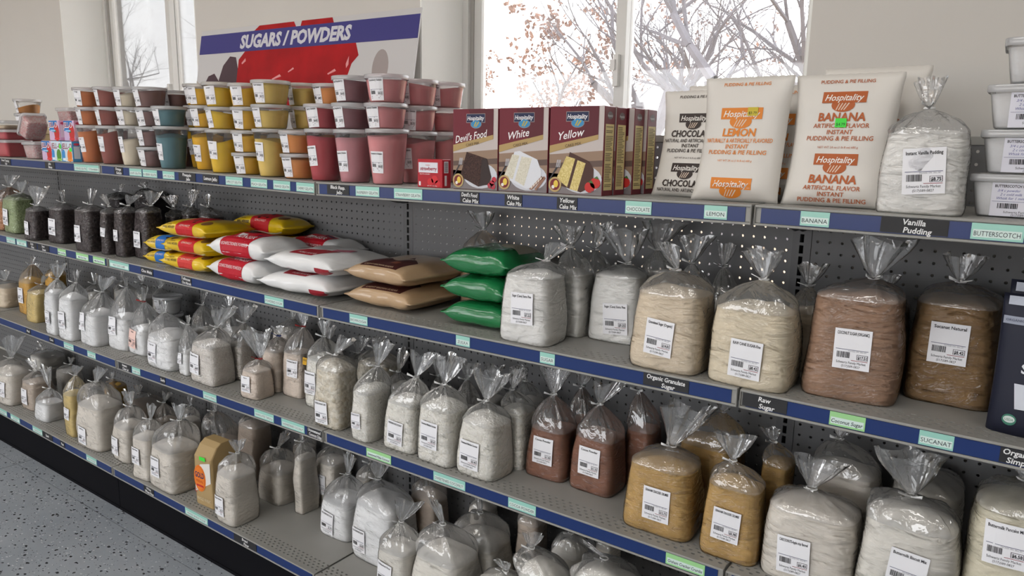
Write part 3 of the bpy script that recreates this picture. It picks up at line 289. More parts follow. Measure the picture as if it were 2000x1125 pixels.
# ------------------------------------------------------------------ materials
MATS = {}
def lin(c): return tuple(((x/255)/12.92 if x/255 <= .04045 else ((x/255+.055)/1.055)**2.4) for x in c)
def mat(name, col=(.5,.5,.5), rough=.5, metal=0, spec=.5, coat=0, var=0, vscale=30, bump=0, bscale=200, wrinkle=0):
    if name in MATS: return MATS[name]
    m = bpy.data.materials.new(name); m.use_nodes = True; nt = m.node_tree; n = nt.nodes; L = nt.links
    p = n['Principled BSDF']; p.inputs['Base Color'].default_value = (*col, 1); p.inputs['Roughness'].default_value = rough
    p.inputs['Metallic'].default_value = metal; p.inputs['Specular IOR Level'].default_value = spec
    p.inputs['Coat Weight'].default_value = coat; p.inputs['Coat Roughness'].default_value = .12
    if var or bump:
        tc = n.new('ShaderNodeTexCoord')
    if var:
        t = n.new('ShaderNodeTexNoise'); t.inputs['Scale'].default_value = vscale; t.inputs['Detail'].default_value = 4
        L.new(tc.outputs['Object'], t.inputs['Vector'])
        r = n.new('ShaderNodeValToRGB'); r.color_ramp.elements[0].position = .3; r.color_ramp.elements[1].position = .7
        r.color_ramp.elements[0].color = tuple(max(0, c*(1-var)) for c in col)+(1,)
        r.color_ramp.elements[1].color = tuple(min(1, c*(1+var*.7)) for c in col)+(1,)
        L.new(t.outputs['Fac'], r.inputs['Fac']); L.new(r.outputs['Color'], p.inputs['Base Color'])
    if bump:
        t2 = n.new('ShaderNodeTexNoise'); t2.inputs['Scale'].default_value = bscale; t2.inputs['Detail'].default_value = 3
        L.new(tc.outputs['Object'], t2.inputs['Vector'])
        b = n.new('ShaderNodeBump'); b.inputs['Strength'].default_value = bump; b.inputs['Distance'].default_value = .002
        L.new(t2.outputs['Fac'], b.inputs['Height']); L.new(b.outputs['Normal'], p.inputs['Normal'])
    if wrinkle:
        mp = n.new('ShaderNodeMapping'); mp.inputs['Scale'].default_value = (9, 9, 34); mp.inputs['Rotation'].default_value = (.12,.1,0); L.new(tc.outputs['Object'], mp.inputs['Vector'])
        t3 = n.new('ShaderNodeTexNoise'); t3.inputs['Scale'].default_value = 1; t3.inputs['Detail'].default_value = 3; t3.inputs['Distortion'].default_value = .7; L.new(mp.outputs['Vector'], t3.inputs['Vector'])
        b3 = n.new('ShaderNodeBump'); b3.inputs['Strength'].default_value = wrinkle; b3.inputs['Distance'].default_value = .008; L.new(t3.outputs['Fac'], b3.inputs['Height']); L.new(b3.outputs['Normal'], b.inputs['Normal'])
    MATS[name] = m; return m
def grain_mat(name, col, col2, scale, depth, rough=.8):
    """pieces too small to build: voronoi grains (pearls, flakes, chips)"""
    if name in MATS: return MATS[name]
    m = bpy.data.materials.new(name); m.use_nodes = True; nt = m.node_tree; n = nt.nodes; L = nt.links
    p = n['Principled BSDF']; p.inputs['Roughness'].default_value = rough
    tc = n.new('ShaderNodeTexCoord'); v = n.new('ShaderNodeTexVoronoi'); v.inputs['Scale'].default_value = scale
    L.new(tc.outputs['Object'], v.inputs['Vector'])
    mx = n.new('ShaderNodeMix'); mx.data_type = 'RGBA'
    mx.inputs['A'].default_value = (*col, 1); mx.inputs['B'].default_value = (*col2, 1)
    L.new(v.outputs['Color'], mx.inputs['Factor'])
    L.new(mx.outputs['Result'], p.inputs['Base Color'])
    b = n.new('ShaderNodeBump'); b.invert = True; b.inputs['Strength'].default_value = .6; b.inputs['Distance'].default_value = depth
    L.new(v.outputs['Distance'], b.inputs['Height']); L.new(b.outputs['Normal'], p.inputs['Normal'])
    MATS[name] = m; return m
def film_mat(name, haze=.10, tint=(1,1,1), gloss=.10, bscale=22, bstr=.55, lo=.06, zs=.55, dist=.012):
    """thin clear plastic: see-through with a gloss that grows at grazing angles and a slight milky haze"""
    if name in MATS: return MATS[name]
    m = bpy.data.materials.new(name); m.use_nodes = True; nt = m.node_tree; n = nt.nodes; L = nt.links
    n.remove(n['Principled BSDF']); out = n['Material Output']
    tc = n.new('ShaderNodeTexCoord'); mp = n.new('ShaderNodeMapping'); mp.inputs['Scale'].default_value = (1, 1, zs)
    L.new(tc.outputs['Object'], mp.inputs['Vector'])
    t = n.new('ShaderNodeTexNoise'); t.inputs['Scale'].default_value = bscale; t.inputs['Detail'].default_value = 3; t.inputs['Distortion'].default_value = 1.2
    L.new(mp.outputs['Vector'], t.inputs['Vector'])
    b = n.new('ShaderNodeBump'); b.inputs['Strength'].default_value = bstr; b.inputs['Distance'].default_value = dist
    L.new(t.outputs['Fac'], b.inputs['Height'])
    tr = n.new('ShaderNodeBsdfTransparent'); tr.inputs['Color'].default_value = (*tint, 1)
    gl = n.new('ShaderNodeBsdfGlossy'); gl.inputs['Roughness'].default_value = gloss; L.new(b.outputs['Normal'], gl.inputs['Normal'])
    di = n.new('ShaderNodeBsdfDiffuse'); di.inputs['Color'].default_value = (.85,.86,.88,1)
    tl = n.new('ShaderNodeBsdfTranslucent'); tl.inputs['Color'].default_value = (.85,.86,.88,1)
    ad = n.new('ShaderNodeMixShader'); ad.inputs[0].default_value = .4; L.new(di.outputs[0], ad.inputs[1]); L.new(tl.outputs[0], ad.inputs[2])
    m1 = n.new('ShaderNodeMixShader'); m1.inputs[0].default_value = haze; L.new(tr.outputs[0], m1.inputs[1]); L.new(ad.outputs[0], m1.inputs[2])
    lw = n.new('ShaderNodeFresnel'); lw.inputs['IOR'].default_value = 1.5; L.new(b.outputs['Normal'], lw.inputs['Normal'])
    mr = n.new('ShaderNodeMapRange'); mr.inputs['From Min'].default_value = .03; mr.inputs['From Max'].default_value = 1; mr.inputs['To Min'].default_value = lo; mr.inputs['To Max'].default_value = .9
    L.new(lw.outputs[0], mr.inputs['Value'])
    m2 = n.new('ShaderNodeMixShader'); L.new(mr.outputs[0], m2.inputs[0]); L.new(m1.outputs[0], m2.inputs[1]); L.new(gl.outputs[0], m2.inputs[2])
    L.new(m2.outputs[0], out.inputs['Surface'])
    MATS[name] = m; return m
FILM = film_mat('clear_bag_film', .18, gloss=.07, lo=.11)
FILMB = film_mat('clear_bag_film_taut', .0, gloss=.07, lo=.03, bscale=22, bstr=.9, zs=2.8, dist=.012)
TUBP = film_mat('clear_tub_plastic', .03, gloss=.12, bscale=4, bstr=.05, lo=.05)
LIDP = film_mat('milky_lid_plastic', .62, gloss=.2, bscale=4, bstr=.03, lo=.08)
GLASS = film_mat('window_glass', .05, gloss=.02, bscale=1, bstr=0, lo=.03)
POWDER = {}
def P(k, c, var=.06, vs=18, bump=.35, bs=90): POWDER[k] = mat('powder_'+k, c, .9, spec=.2, var=var, vscale=vs, bump=bump, bscale=bs, wrinkle=.45)
P('sugar',(.88,.87,.84),.02); P('white',(.90,.90,.90),.02); P('haze',(.76,.74,.70),.05); P('tan',(.58,.42,.28)); P('cream',(.80,.69,.54),.04)  # haze: greyer copy of the sugar, back-row shade put into the colour
P('cream2',(.83,.74,.58),.04); P('brown',(.42,.27,.185),.12,25); P('brown2',(.30,.19,.095),.08,25); P('gold',(.72,.44,.11),.08); P('straw',(.76,.60,.27))
P('rice',(.80,.70,.61),.06,60,.6,260); P('cocoa',(.31,.155,.105),.10,14); P('graham',(.60,.40,.16),.12,30,.6,120); P('flour',(.80,.75,.68),.05,14,.5,60); P('flour2',(.82,.79,.73),.04,14,.5,60)
P('butter',(.76,.71,.57),.04,14,.5,60); P('wheat',(.60,.51,.43),.07,14,.5,60); P('dark',(.045,.04,.045),.2)
POWDER['chips'] = grain_mat('chocolate_chips',(.045,.032,.035),(.10,.075,.075),125,.006,.5)
POWDER['green'] = grain_mat('green_candy',(.34,.42,.22),(.46,.54,.30),130,.005,.5)
POWDER['orange'] = grain_mat('orange_candy',(.52,.22,.09),(.62,.33,.17),130,.005,.5)
POWDER['pearl'] = grain_mat('tapioca_pearls',(.82,.76,.70),(.90,.86,.81),170,.006,.5)
POWDER['coco'] = grain_mat('coconut_shreds',(.84,.81,.73),(.92,.90,.85),160,.004,.7)
POWDER['flake'] = grain_mat('coconut_flakes',(.70,.62,.48),(.90,.86,.77),80,.009,.7)
MINT_SPECK = grain_mat('peppermint_bits',(.82,.76,.74),(.72,.30,.30),210,.004,.5)

# ------------------------------------------------------------------ object helpers
def link(name, mesh, mats=(), parent=None, loc=None, smooth=False):
    for m in (mats if isinstance(mats, (list, tuple)) else [mats]): mesh.materials.append(m)
    if smooth:
        mesh.polygons.foreach_set('use_smooth', [True]*len(mesh.polygons))
    o = bpy.data.objects.new(name, mesh); COL.objects.link(o)
    if parent: o.parent = parent
    if loc: o.location = loc
    return o
def raw(name, vs_, fs, mats, parent=None, loc=None, smooth=False, midx=None):
    me = bpy.data.meshes.new(name); me.from_pydata([tuple(v) for v in vs_], [], fs); me.update()
    o = link(name, me, mats, parent, loc, smooth)
    if midx: me.polygons.foreach_set('material_index', midx)
    return o
def thing(name, label, cat, loc=(0,0,0), rz=0, group=None):
    o = bpy.data.objects.new(name, None); COL.objects.link(o); o.empty_display_size = .05
    o.location = loc; o.rotation_euler = (0,0,rz); o['label'] = label; o['category'] = cat
    if group: o['group'] = group
    return o
def struct(o, label=None, cat=None):
    o['kind'] = 'structure'
    if label: o['label'] = label
    if cat: o['category'] = cat
    return o
def boxv(x0,x1,y0,y1,z0,z1):
    return ([(x0,y0,z0),(x1,y0,z0),(x1,y1,z0),(x0,y1,z0),(x0,y0,z1),(x1,y0,z1),(x1,y1,z1),(x0,y1,z1)],
            [(0,3,2,1),(4,5,6,7),(0,1,5,4),(1,2,6,5),(2,3,7,6),(3,0,4,7)])
def boxes(name, lst, m, parent=None, loc=None):
    V, F = [], []
    for b in lst:
        v, f = boxv(*b); k = len(V); V += v; F += [tuple(i+k for i in q) for q in f]
    return raw(name, V, F, m, parent, loc)
def bev(o, w=.002, s=2):
    md = o.modifiers.new('bevel', 'BEVEL'); md.width = w; md.segments = s; md.limit_method = 'ANGLE'; return o
def rings(name, rs, m, parent=None, loc=None, close_bottom=True, close_top=True, smooth=True):
    n = len(rs[0]); V = [p for r in rs for p in r]; F = []
    for i in range(len(rs)-1):
        for j in range(n):
            a, b = i*n+j, i*n+(j+1) % n; F.append((a, b, b+n, a+n))
    if close_bottom: F.append(tuple(range(n-1, -1, -1)))
    if close_top: F.append(tuple((len(rs)-1)*n+j for j in range(n)))
    return raw(name, V, F, m, parent, loc, smooth)
def circ(r, z, n=32, cx=0, cy=0): return [(cx+r*math.cos(2*math.pi*j/n), cy+r*math.sin(2*math.pi*j/n), z) for j in range(n)]

# ------------------------------------------------------------------ lettering and flat print
_TXT = {}
def text2d(s, bold=0, shear=0):
    k = (s, bold, shear)
    if k in _TXT: return _TXT[k]
    cu = bpy.data.curves.new('t', 'FONT'); cu.body = s; cu.size = 1; cu.resolution_u = 2; cu.offset = bold; cu.shear = shear
    cu.fill_mode = 'FRONT'
    ob = bpy.data.objects.new('t', cu)
    me = bpy.data.meshes.new_from_object(ob)
    V = [(v.co.x, v.co.y) for v in me.vertices]; F = [tuple(p.vertices) for p in me.polygons]
    bpy.data.objects.remove(ob); bpy.data.curves.remove(cu); bpy.data.meshes.remove(me)
    if V:
        x0 = min(v[0] for v in V); x1 = max(v[0] for v in V); V = [(v[0]-x0, v[1]) for v in V]; W = x1-x0
    else: W = 0
    _TXT[k] = (V, F, W); return _TXT[k]
def ink(c, rough=.5):
    if isinstance(c, str): return MATS[c]
    return mat('print_%03d_%03d_%03d%s' % (*[int(round(x)) for x in c], '' if rough == .5 else '_g'), lin(c), rough, spec=.35)
class Print:
    def __init__(s, sub=0): s.sub = sub; s.V = []; s.F = []; s.M = []; s.mats = []
    def mi(s, c):
        m = ink(c)
        if m not in s.mats: s.mats.append(m)
        return s.mats.index(m)
    def add(s, pts, faces, c, layer):
        k = len(s.V); s.V += [(p[0], p[1], layer) for p in pts]; i = s.mi(c)
        for f in faces: s.F.append(tuple(a+k for a in f)); s.M.append(i)
    def rect(s, x0, y0, x1, y1, c, layer=0, nx=1, ny=1):
        pts = [(x0+(x1-x0)*i/nx, y0+(y1-y0)*j/ny) for j in range(ny+1) for i in range(nx+1)]
        s.add(pts, [(j*(nx+1)+i, j*(nx+1)+i+1, (j+1)*(nx+1)+i+1, (j+1)*(nx+1)+i) for j in range(ny) for i in range(nx)], c, layer)
    def poly(s, pts, c, layer=1):
        tri = geometry.tessellate_polygon([[Vector((p[0], p[1], 0)) for p in pts]])
        pts = [tuple(p[:2]) for p in pts]; F = [tuple(t) for t in tri]
        for _ in range(s.sub):
            G = []; mid = {}
            def md(a, b):
                k = (min(a, b), max(a, b))
                if k not in mid: mid[k] = len(pts); pts.append(((pts[a][0]+pts[b][0])/2, (pts[a][1]+pts[b][1])/2))
                return mid[k]
            for a, b, d in F: ab, bd, da = md(a, b), md(b, d), md(d, a); G += [(a,ab,da),(ab,b,bd),(da,bd,d),(ab,bd,da)]
            F = G
        s.add(pts, F, c, layer)
    def ellipse(s, cx, cy, a, b, c, layer=1, n=22, rot=0):
        cr, sr = math.cos(rot), math.sin(rot); pts = [(cx, cy)]; F = []
        for k in (.5, 1):
            for j in range(n):
                x, y = a*k*math.cos(2*math.pi*j/n), b*k*math.sin(2*math.pi*j/n); pts.append((cx+x*cr-y*sr, cy+x*sr+y*cr))
        for j in range(n):
            q = (j+1) % n; F.append((0, 1+j, 1+q)); F.append((1+j, 1+n+j, 1+n+q, 1+q))
        s.add(pts, F, c, layer)
    def text(s, t, x, y, h, c, layer=2, align='C', w=None, bold=0, shear=0, rot=0):
        V, F, W = text2d(t, bold, shear)
        if not V: return
        k = h/.7; sx = k
        if w and W*k > w: sx = w/W
        off = {'C': -W*sx/2, 'L': 0, 'R': -W*sx}[align]; cr, sr = math.cos(rot), math.sin(rot)
        s.add([(x+(v[0]*sx+off)*cr-v[1]*k*sr, y+(v[0]*sx+off)*sr+v[1]*k*cr) for v in V], F, c, layer)
    def build(s, name, parent, fn, base=.0004, step=.00035):
        return raw(name, [fn(v[0], v[1], base+step*v[2]) for v in s.V], s.F, s.mats, parent, midx=s.M)
WHITE = (236,236,240); BLACK = (28,28,34); GREY = (120,120,128)
def sticker(title, price, detail, sw, sh, seed=0, paper=WHITE):
    """shop sticker: returns (paper print, ink print) in local coordinates centred on 0,0"""
    a = Print(); a.rect(-sw/2, -sh/2, sw/2, sh/2, paper, 0, 4, 4)
    p = Print(); r = random.Random(seed)
    p.text(title, 0, sh*.36, sh*.075, BLACK, 1, w=sw*.86, bold=.02)
    p.rect(-sw*.44, -sh*.015, sw*.44, -sh*.003, (70,70,110), 1, 3)
    x = -sw*.40
    while x < -sw*.05:
        q = sw*r.choice((.008,.012,.02)); p.rect(x, -sh*.22, x+q, -sh*.07, BLACK, 1); x += q+sw*r.choice((.008,.012))
    p.rect(sw*.14, -sh*.24, sw*.44, -sh*.11, (60,50,60), 1); p.rect(sw*.155, -sh*.23, sw*.425, -sh*.12, paper, 2)
    p.text(price, sw*.29, -sh*.215, sh*.075, BLACK, 3, w=sw*.24, bold=.03)
    p.rect(sw*.0, -sh*.275, sw*.44, -sh*.262, (150,60,70), 1)
    if detail:
        p.text('PACKED ON  SELL BY', sw*.15, -sh*.055, sh*.03, GREY, 1, w=sw*.5)
        p.text('Schwartz Family Market', 0, -sh*.36, sh*.06, BLACK, 1, w=sw*.8); p.text('(517)589-0827', 0, -sh*.45, sh*.055, BLACK, 1, w=sw*.5)
    else:
        for y in (-.05, -.33, -.40): p.rect(-sw*.38, sh*y, sw*r.uniform(.1,.4), sh*(y+.028), GREY, 1)
    return a, p

# ------------------------------------------------------------------ trees and ground outside
def tree(loc, h, seed, label, lean=0, leaves=0, col='bark', spread=.55, levels=5, r0=None):
    r = random.Random(seed); V, F = [], []; LV, LF = [], []
    def tube(a, b, ra, rb, n):
        d = (b-a).normalized(); u = d.orthogonal().normalized(); v = d.cross(u); k = len(V)
        for p, q in ((a, ra), (b, rb)):
            for j in range(n):
                t = 2*math.pi*j/n; V.append(p+u*q*math.cos(t)+v*q*math.sin(t))
        for j in range(n): F.append((k+j, k+(j+1) % n, k+n+(j+1) % n, k+n+j))
    def grow(p, d, L, rad, lev):
        segs = 3 if lev < 4 else 2
        for i in range(segs):
            q = p+d*(L/segs); r2 = rad*(.86 if i < segs-1 else .74)
            tube(p, q, rad, r2, 6 if lev < 2 else (4 if lev < 4 else 3)); p, rad = q, r2
            d = (d+Vector((r.gauss(0,.16), r.gauss(0,.16), r.gauss(.03,.12)))).normalized()
            if lev < levels and (i > 0 or lev > 0):
                for _ in range(1 if lev == 0 else r.choice((1,1,2))):
                    e = (d+Vector((r.gauss(0,spread), r.gauss(0,spread), r.gauss(.18,.3)))).normalized()
                    grow(p, e, L*r.uniform(.55,.8), rad*r.uniform(.45,.68), lev+1)
            if lev >= levels-1 and leaves and r.random() < leaves:
                for _ in range(4):
                    c = p+Vector((r.gauss(0,.07), r.gauss(0,.07), r.gauss(0,.07))); s = r.uniform(.04,.08); k = len(LV)
                    a = Vector((r.gauss(0,1), r.gauss(0,1), r.gauss(0,1))).normalized(); b = a.orthogonal().normalized()
                    LV.extend([c-a*s, c+b*s*.6, c+a*s, c-b*s*.6]); LF.append((k,k+1,k+2,k+3))
    grow(Vector((0,0,0)), Vector((lean,0,1)).normalized(), h*.30, r0 or h*.022, 0)
    t = thing('bare_tree' if not leaves else 'oak_tree', label, 'tree', loc, 0, 'trees outside the windows')
    raw('branches', V, F, MATS[col], t)
    if LV: raw('leaves', LV, LF, MATS['leaf'], t)['kind'] = 'stuff'
    return t
mat('bark', (.105,.10,.115), .9, var=.2, vscale=5); mat('leaf', (.20,.105,.07), .8, var=.3, vscale=3)
gm = mat('leaf_litter', (.42,.29,.18), .95, var=.35, vscale=2.5)
struct(boxes('ground_outside', [(-60,40,.95,90,-.45,-.30),(-60,40,-60,-5.4,-.45,-.30)], gm), 'brown leaf covered ground outside the building', 'ground')
tree((-21.5,12,-.3), 13, 3, 'pale double trunked tree seen through the left window', .15)
tree((-30,15,-.3), 12, 5, 'slender tree at the left side of the left window', -.05)
tree((-9.0,13.5,-.3), 7.5, 11, 'oak keeping rust brown leaves, left of the window mullion', .05, .26)
tree((-14.5,18,-.3), 8, 17, 'small oak with a few brown leaves at the left pane edge', -.05, .12)
tree((-10.2,16,-.3), 7.5, 21, 'thin oak with sparse brown leaves in the left pane', .1, .12)
tree((-4.3,9.2,-.3), 8.5, 53, 'twiggy bare tree filling the middle of the right pane', .03, 0, levels=6)
tree((-6.6,14.5,-.3), 9.5, 59, 'grey bare tree half hidden by the mullion', -.04, 0, levels=6)
tree((-2.9,8,-.3), 9, 29, 'thick forked tree behind the right window pane', .06, 0, r0=.22, levels=6)
tree((-5.4,11,-.3), 9.5, 31, 'tall bare tree just right of the mullion', 0, 0, r0=.15, levels=6)
tree((-1.9,9.4,-.3), 9, 37, 'bare tree with sideways limbs at the right pane edge', .12, 0, spread=.7, levels=6)
tree((-7.6,19,-.3), 10, 41, 'distant bare tree behind the right pane trees', 0, .1, levels=6)
tree((-3.6,13.5,-.3), 9, 61, 'bare tree crowding the centre of the right pane', .02, 0, levels=6)
tree((-2.6,15,-.3), 9.5, 67, 'bare tree behind the sideways limbed one', -.1, 0, levels=6)
tree((-4.9,20,-.3), 10, 43, 'distant bare tree near the wall edge', -.06, 0, levels=6)

# ------------------------------------------------------------------ room
WALLM = mat('cream_wall_paint', (.64,.62,.585), .85, var=.015, vscale=3, bump=.08, bscale=40)
REV = mat('white_reveal_paint', (.90,.91,.88), .7, bump=.04, bscale=30)
WX = [(-3.73,-2.535), (-1.268,-.052), (1.2,2.41)]
wl = []
xs = [-8.0]+[v for a in WX for v in a]+[4.0]
for i in range(0, len(xs), 2): wl.append((xs[i], xs[i+1], WALL_Y, FRAME_Y+.09, 0, CEIL))
for a, b in WX: wl += [(a, b, WALL_Y, FRAME_Y+.09, 0, SILL), (a, b, WALL_Y, FRAME_Y+.09, HEAD, CEIL)]
struct(boxes('wall_back', wl, WALLM), 'cream painted wall with windows behind the shelving', 'wall')
struct(boxes('wall_left', [(-8.1,-8,-5.2,.8,0,CEIL)], WALLM)); struct(boxes('wall_right', [(4,4.1,-5.2,.8,0,CEIL)], WALLM))
struct(boxes('wall_front', [(-8.1,-7.3,-5.3,-5.2,0,CEIL),(.6,4.1,-5.3,-5.2,0,CEIL),(-7.3,.6,-5.3,-5.2,0,.8),(-7.3,.6,-5.3,-5.2,2.4,CEIL)]+[(x-.05,x+.05,-5.28,-5.22,.8,2.4) for x in (-5.7,-4.15,-2.6,-1.05)], WALLM), 'storefront wall with added unseen windows for frontal daylight', 'wall')  # window openings added behind the camera to let in frontal fill daylight
struct(boxes('ceiling', [(-8.1,4.1,-5.3,.8,CEIL,CEIL+.1)], mat('ceiling_tile', (.82,.82,.80), .9)))
VINYL = mat('white_vinyl', (.72,.72,.70), .35); ALU = mat('grey_vinyl_track', (.40,.39,.37), .4)
for k, (a, b) in enumerate(WX[:2]+WX[2:]):
    t = thing('window_%d' % (k+1), '', 'window', ((a+b)/2, FRAME_Y, SILL)); del t['category']
    struct(t, ['sliding window with pale trees at the left', 'wide sliding window behind the cake mixes', 'sliding window beyond the right picture edge'][k])
    h = HEAD-SILL; hw = (b-a)/2
    boxes('jamb_lining', [(-hw, -hw+.006, -.22, 0, 0, h), (hw-.006, hw, -.22, 0, 0, h), (-hw, hw, -.22, 0, -.001, .006), (-hw, hw, -.22, 0, h-.006, h)], REV, t)
    boxes('outer_frame', [(-hw+.006,-hw+.03,-.012,.07,.006,h-.006),(hw-.03,hw-.006,-.012,.07,.006,h-.006),(-hw,hw,-.012,.07,.006,.035),(-hw,hw,-.012,.07,h-.035,h-.006)], VINYL, t)
    boxes('track', [(-hw+.03,-hw+.045,.0,.07,.03,h-.03),(hw-.045,hw-.03,0,.07,.03,h-.03)], ALU, t)
    for s, y0 in ((-1, .004), (1, .036)):
        x0, x1 = (-hw+.042, .018) if s < 0 else (-.018, hw-.042)
        sa = boxes('sash', [(x0,x0+.034,y0,y0+.026,.035,h-.035),(x1-.034,x1,y0,y0+.026,.035,h-.035),(x0,x1,y0,y0+.026,.035,.07),(x0,x1,y0,y0+.026,h-.07,h-.035)], VINYL, t)
        boxes('pane', [(x0+.03,x1-.03,y0+.011,y0+.014,.066,h-.066)], GLASS, sa)
    boxes('latch', [(-.012,.004,-.014,.006,h*.42,h*.48),(-.02,-.004,-.02,-.008,h*.45,h*.47)], VINYL, t)
# floor: speckled sheet tiles with fine joints
def floor_mat():
    m = bpy.data.materials.new('speckled_floor'); m.use_nodes = True; n = m.node_tree.nodes; L = m.node_tree.links; p = n['Principled BSDF']
    p.inputs['Roughness'].default_value = .42
    tc = n.new('ShaderNodeTexCoord'); prev = None
    base = n.new('ShaderNodeTexNoise'); base.inputs['Scale'].default_value = 2.2; base.inputs['Detail'].default_value = 6; L.new(tc.outputs['Object'], base.inputs['Vector'])
    r = n.new('ShaderNodeValToRGB'); r.color_ramp.elements[0].color = (.27,.30,.335,1); r.color_ramp.elements[1].color = (.37,.40,.435,1); r.color_ramp.elements[0].position = .3; r.color_ramp.elements[1].position = .7
    L.new(base.outputs['Fac'], r.inputs['Fac']); prev = r.outputs['Color']
    for sc, th, c in ((62, .26, (.010,.012,.016)), (85, .22, (.50,.53,.55)), (130, .22, (.02,.024,.03))):
        mp = n.new('ShaderNodeMapping'); mp.inputs['Rotation'].default_value = (0,0,sc); mp.inputs['Scale'].default_value = (.6,1,1); L.new(tc.outputs['Object'], mp.inputs['Vector'])
        d = n.new('ShaderNodeTexNoise'); d.inputs['Scale'].default_value = sc*1.3; L.new(mp.outputs['Vector'], d.inputs['Vector'])
        ad = n.new('ShaderNodeMix'); ad.data_type = 'VECTOR'; ad.inputs['Factor'].default_value = .012; L.new(mp.outputs['Vector'], ad.inputs['A']); L.new(d.outputs['Color'], ad.inputs['B'])
        v = n.new('ShaderNodeTexVoronoi'); v.inputs['Scale'].default_value = sc; L.new(ad.outputs['Result'], v.inputs['Vector'])
        mt = n.new('ShaderNodeMath'); mt.operation = 'LESS_THAN'; mt.inputs[1].default_value = th; L.new(v.outputs['Distance'], mt.inputs[0])
        sp = n.new('ShaderNodeSeparateColor'); L.new(v.outputs['Color'], sp.inputs[0])
        m2 = n.new('ShaderNodeMath'); m2.operation = 'LESS_THAN'; m2.inputs[1].default_value = .4; L.new(sp.outputs[0], m2.inputs[0])
        m3 = n.new('ShaderNodeMath'); m3.operation = 'MULTIPLY'; L.new(mt.outputs[0], m3.inputs[0]); L.new(m2.outputs[0], m3.inputs[1])
        mx = n.new('ShaderNodeMix'); mx.data_type = 'RGBA'; mx.inputs['B'].default_value = (*c, 1); L.new(prev, mx.inputs['A']); L.new(m3.outputs[0], mx.inputs['Factor'])
        prev = mx.outputs['Result']
    L.new(prev, p.inputs['Base Color']); MATS['speckled_floor'] = m; return m
fl = struct(boxes('floor', [(-8.1,4.1,-5.3,.49,-.1,-.004)], mat('floor_joint', (.05,.055,.06), .8)), 'blue grey speckled vinyl floor', 'floor')
FM = floor_mat(); x = -8.08
tx = [-8.08,-6.45,-4.84,-3.23,-1.62,-.01,1.60,3.21,4.08]; ty = [-5.28,-3.9,-2.0,-.1,.485]
for i in range(len(tx)-1):
    for j in range(len(ty)-1): boxes('floor_tile', [(tx[i]+.002,tx[i+1]-.002,ty[j]+.0012,ty[j+1]-.0012,-.005,0)], FM, fl)
# ceiling lamps
EM = bpy.data.materials.new('lamp_diffuser'); EM.use_nodes = True; q = EM.node_tree.nodes['Principled BSDF']
q.inputs['Emission Color'].default_value = (1,.97,.93,1); q.inputs['Emission Strength'].default_value = LAMP_POWER; q.inputs['Base Color'].default_value = (.9,.9,.9,1)
LAMPS = [(-4.6,-1.2),(-2.2,-1.2),(-.2,-1.2),(1.8,-1.2),(-6.2,-3.3),(-4.2,-3.3),(-2.2,-3.3),(-.2,-3.3),(1.8,-3.3)]
for i, (x, y) in enumerate(LAMPS):
    t = thing('ceiling_light', 'white ceiling strip lamp above the store aisle', 'lamp', (x,y,CEIL), 0, 'ceiling strip lamps')
    boxes('housing', [(-.62,.62,-.16,.16,-.05,-.001)], VINYL, t)
    boxes('diffuser', [(-.6,.6,-.14,.14,-.075,-.051)], EM, t)

# ------------------------------------------------------------------ shelving
STEEL = mat('grey_shelf_paint', (.30,.295,.275), .45, var=.04, vscale=6); DARKS = mat('dark_grey_upright', (.13,.13,.135), .5)
PEG = mat('grey_pegboard', (.155,.155,.16), .55, var=.03, vscale=5); BLUE = mat('blue_ticket_strip', (.006,.028,.14), .3, spec=.35, coat=.12)
KICK = mat('black_kick_plate', (.007,.007,.009), .7, spec=.06)
def holed(name, x0, x1, z0, z1, px, pz, r, m, parent, loc, thick, stag=False, plane='xz', sides=6, rx=None):
    """sheet with real round holes"""
    nx = max(1, int(round((x1-x0)/px))); nz = max(1, int(round((z1-z0)/pz))); sx = (x1-x0)/nx; sz = (z1-z0)/nz
    V, F = [], []
    def v(x, z, y): return (x, y, z) if plane == 'xz' else (x, z, -y)
    for j in range(nz):
        for i in range(nx):
            if stag and i == nx-1 and j % 2: 
                pass
            a, b = x0+i*sx, z0+j*sz; cx = a+sx/2+((sx*.24 if j % 2 else -sx*.24) if stag else 0); cz = b+sz/2
            k = len(V); cor = [(a,b),(a+sx,b),(a+sx,b+sz),(a,b+sz)]
            hp = [(cx+(rx or r)*math.cos(math.radians(225+45*t)), cz+r*math.sin(math.radians(225+45*t))) for t in range(8)]
            mid = [((cor[t][0]+cor[(t+1) % 4][0])/2, (cor[t][1]+cor[(t+1) % 4][1])/2) for t in range(4)]
            out = [cor[0],mid[0],cor[1],mid[1],cor[2],mid[2],cor[3],mid[3]]
            for p in out: V.append(v(p[0], p[1], 0))
            for p in hp: V.append(v(p[0], p[1], 0))
            for p in hp: V.append(v(p[0], p[1], thick))
            for t in range(8):
                q_ = (t+1) % 8; F.append((k+t, k+q_, k+8+q_, k+8+t)); F.append((k+8+t, k+8+q_, k+16+q_, k+16+t))
    return raw(name, V, F, m, parent, loc)
LIP = .033; BAYS = [(-4.88,-3.66),(-3.66,-2.44),(-2.44,-1.22),(-1.22,0),(0,1.22)]
BN = ['bay cut off by the left picture edge', 'far left bay beyond the first joint', 'bay below the blue banner sign', 'bay in front of the wide window', 'right hand bay below the butterscotch tubs']
LN = ['top', 'second', 'third', 'bottom']
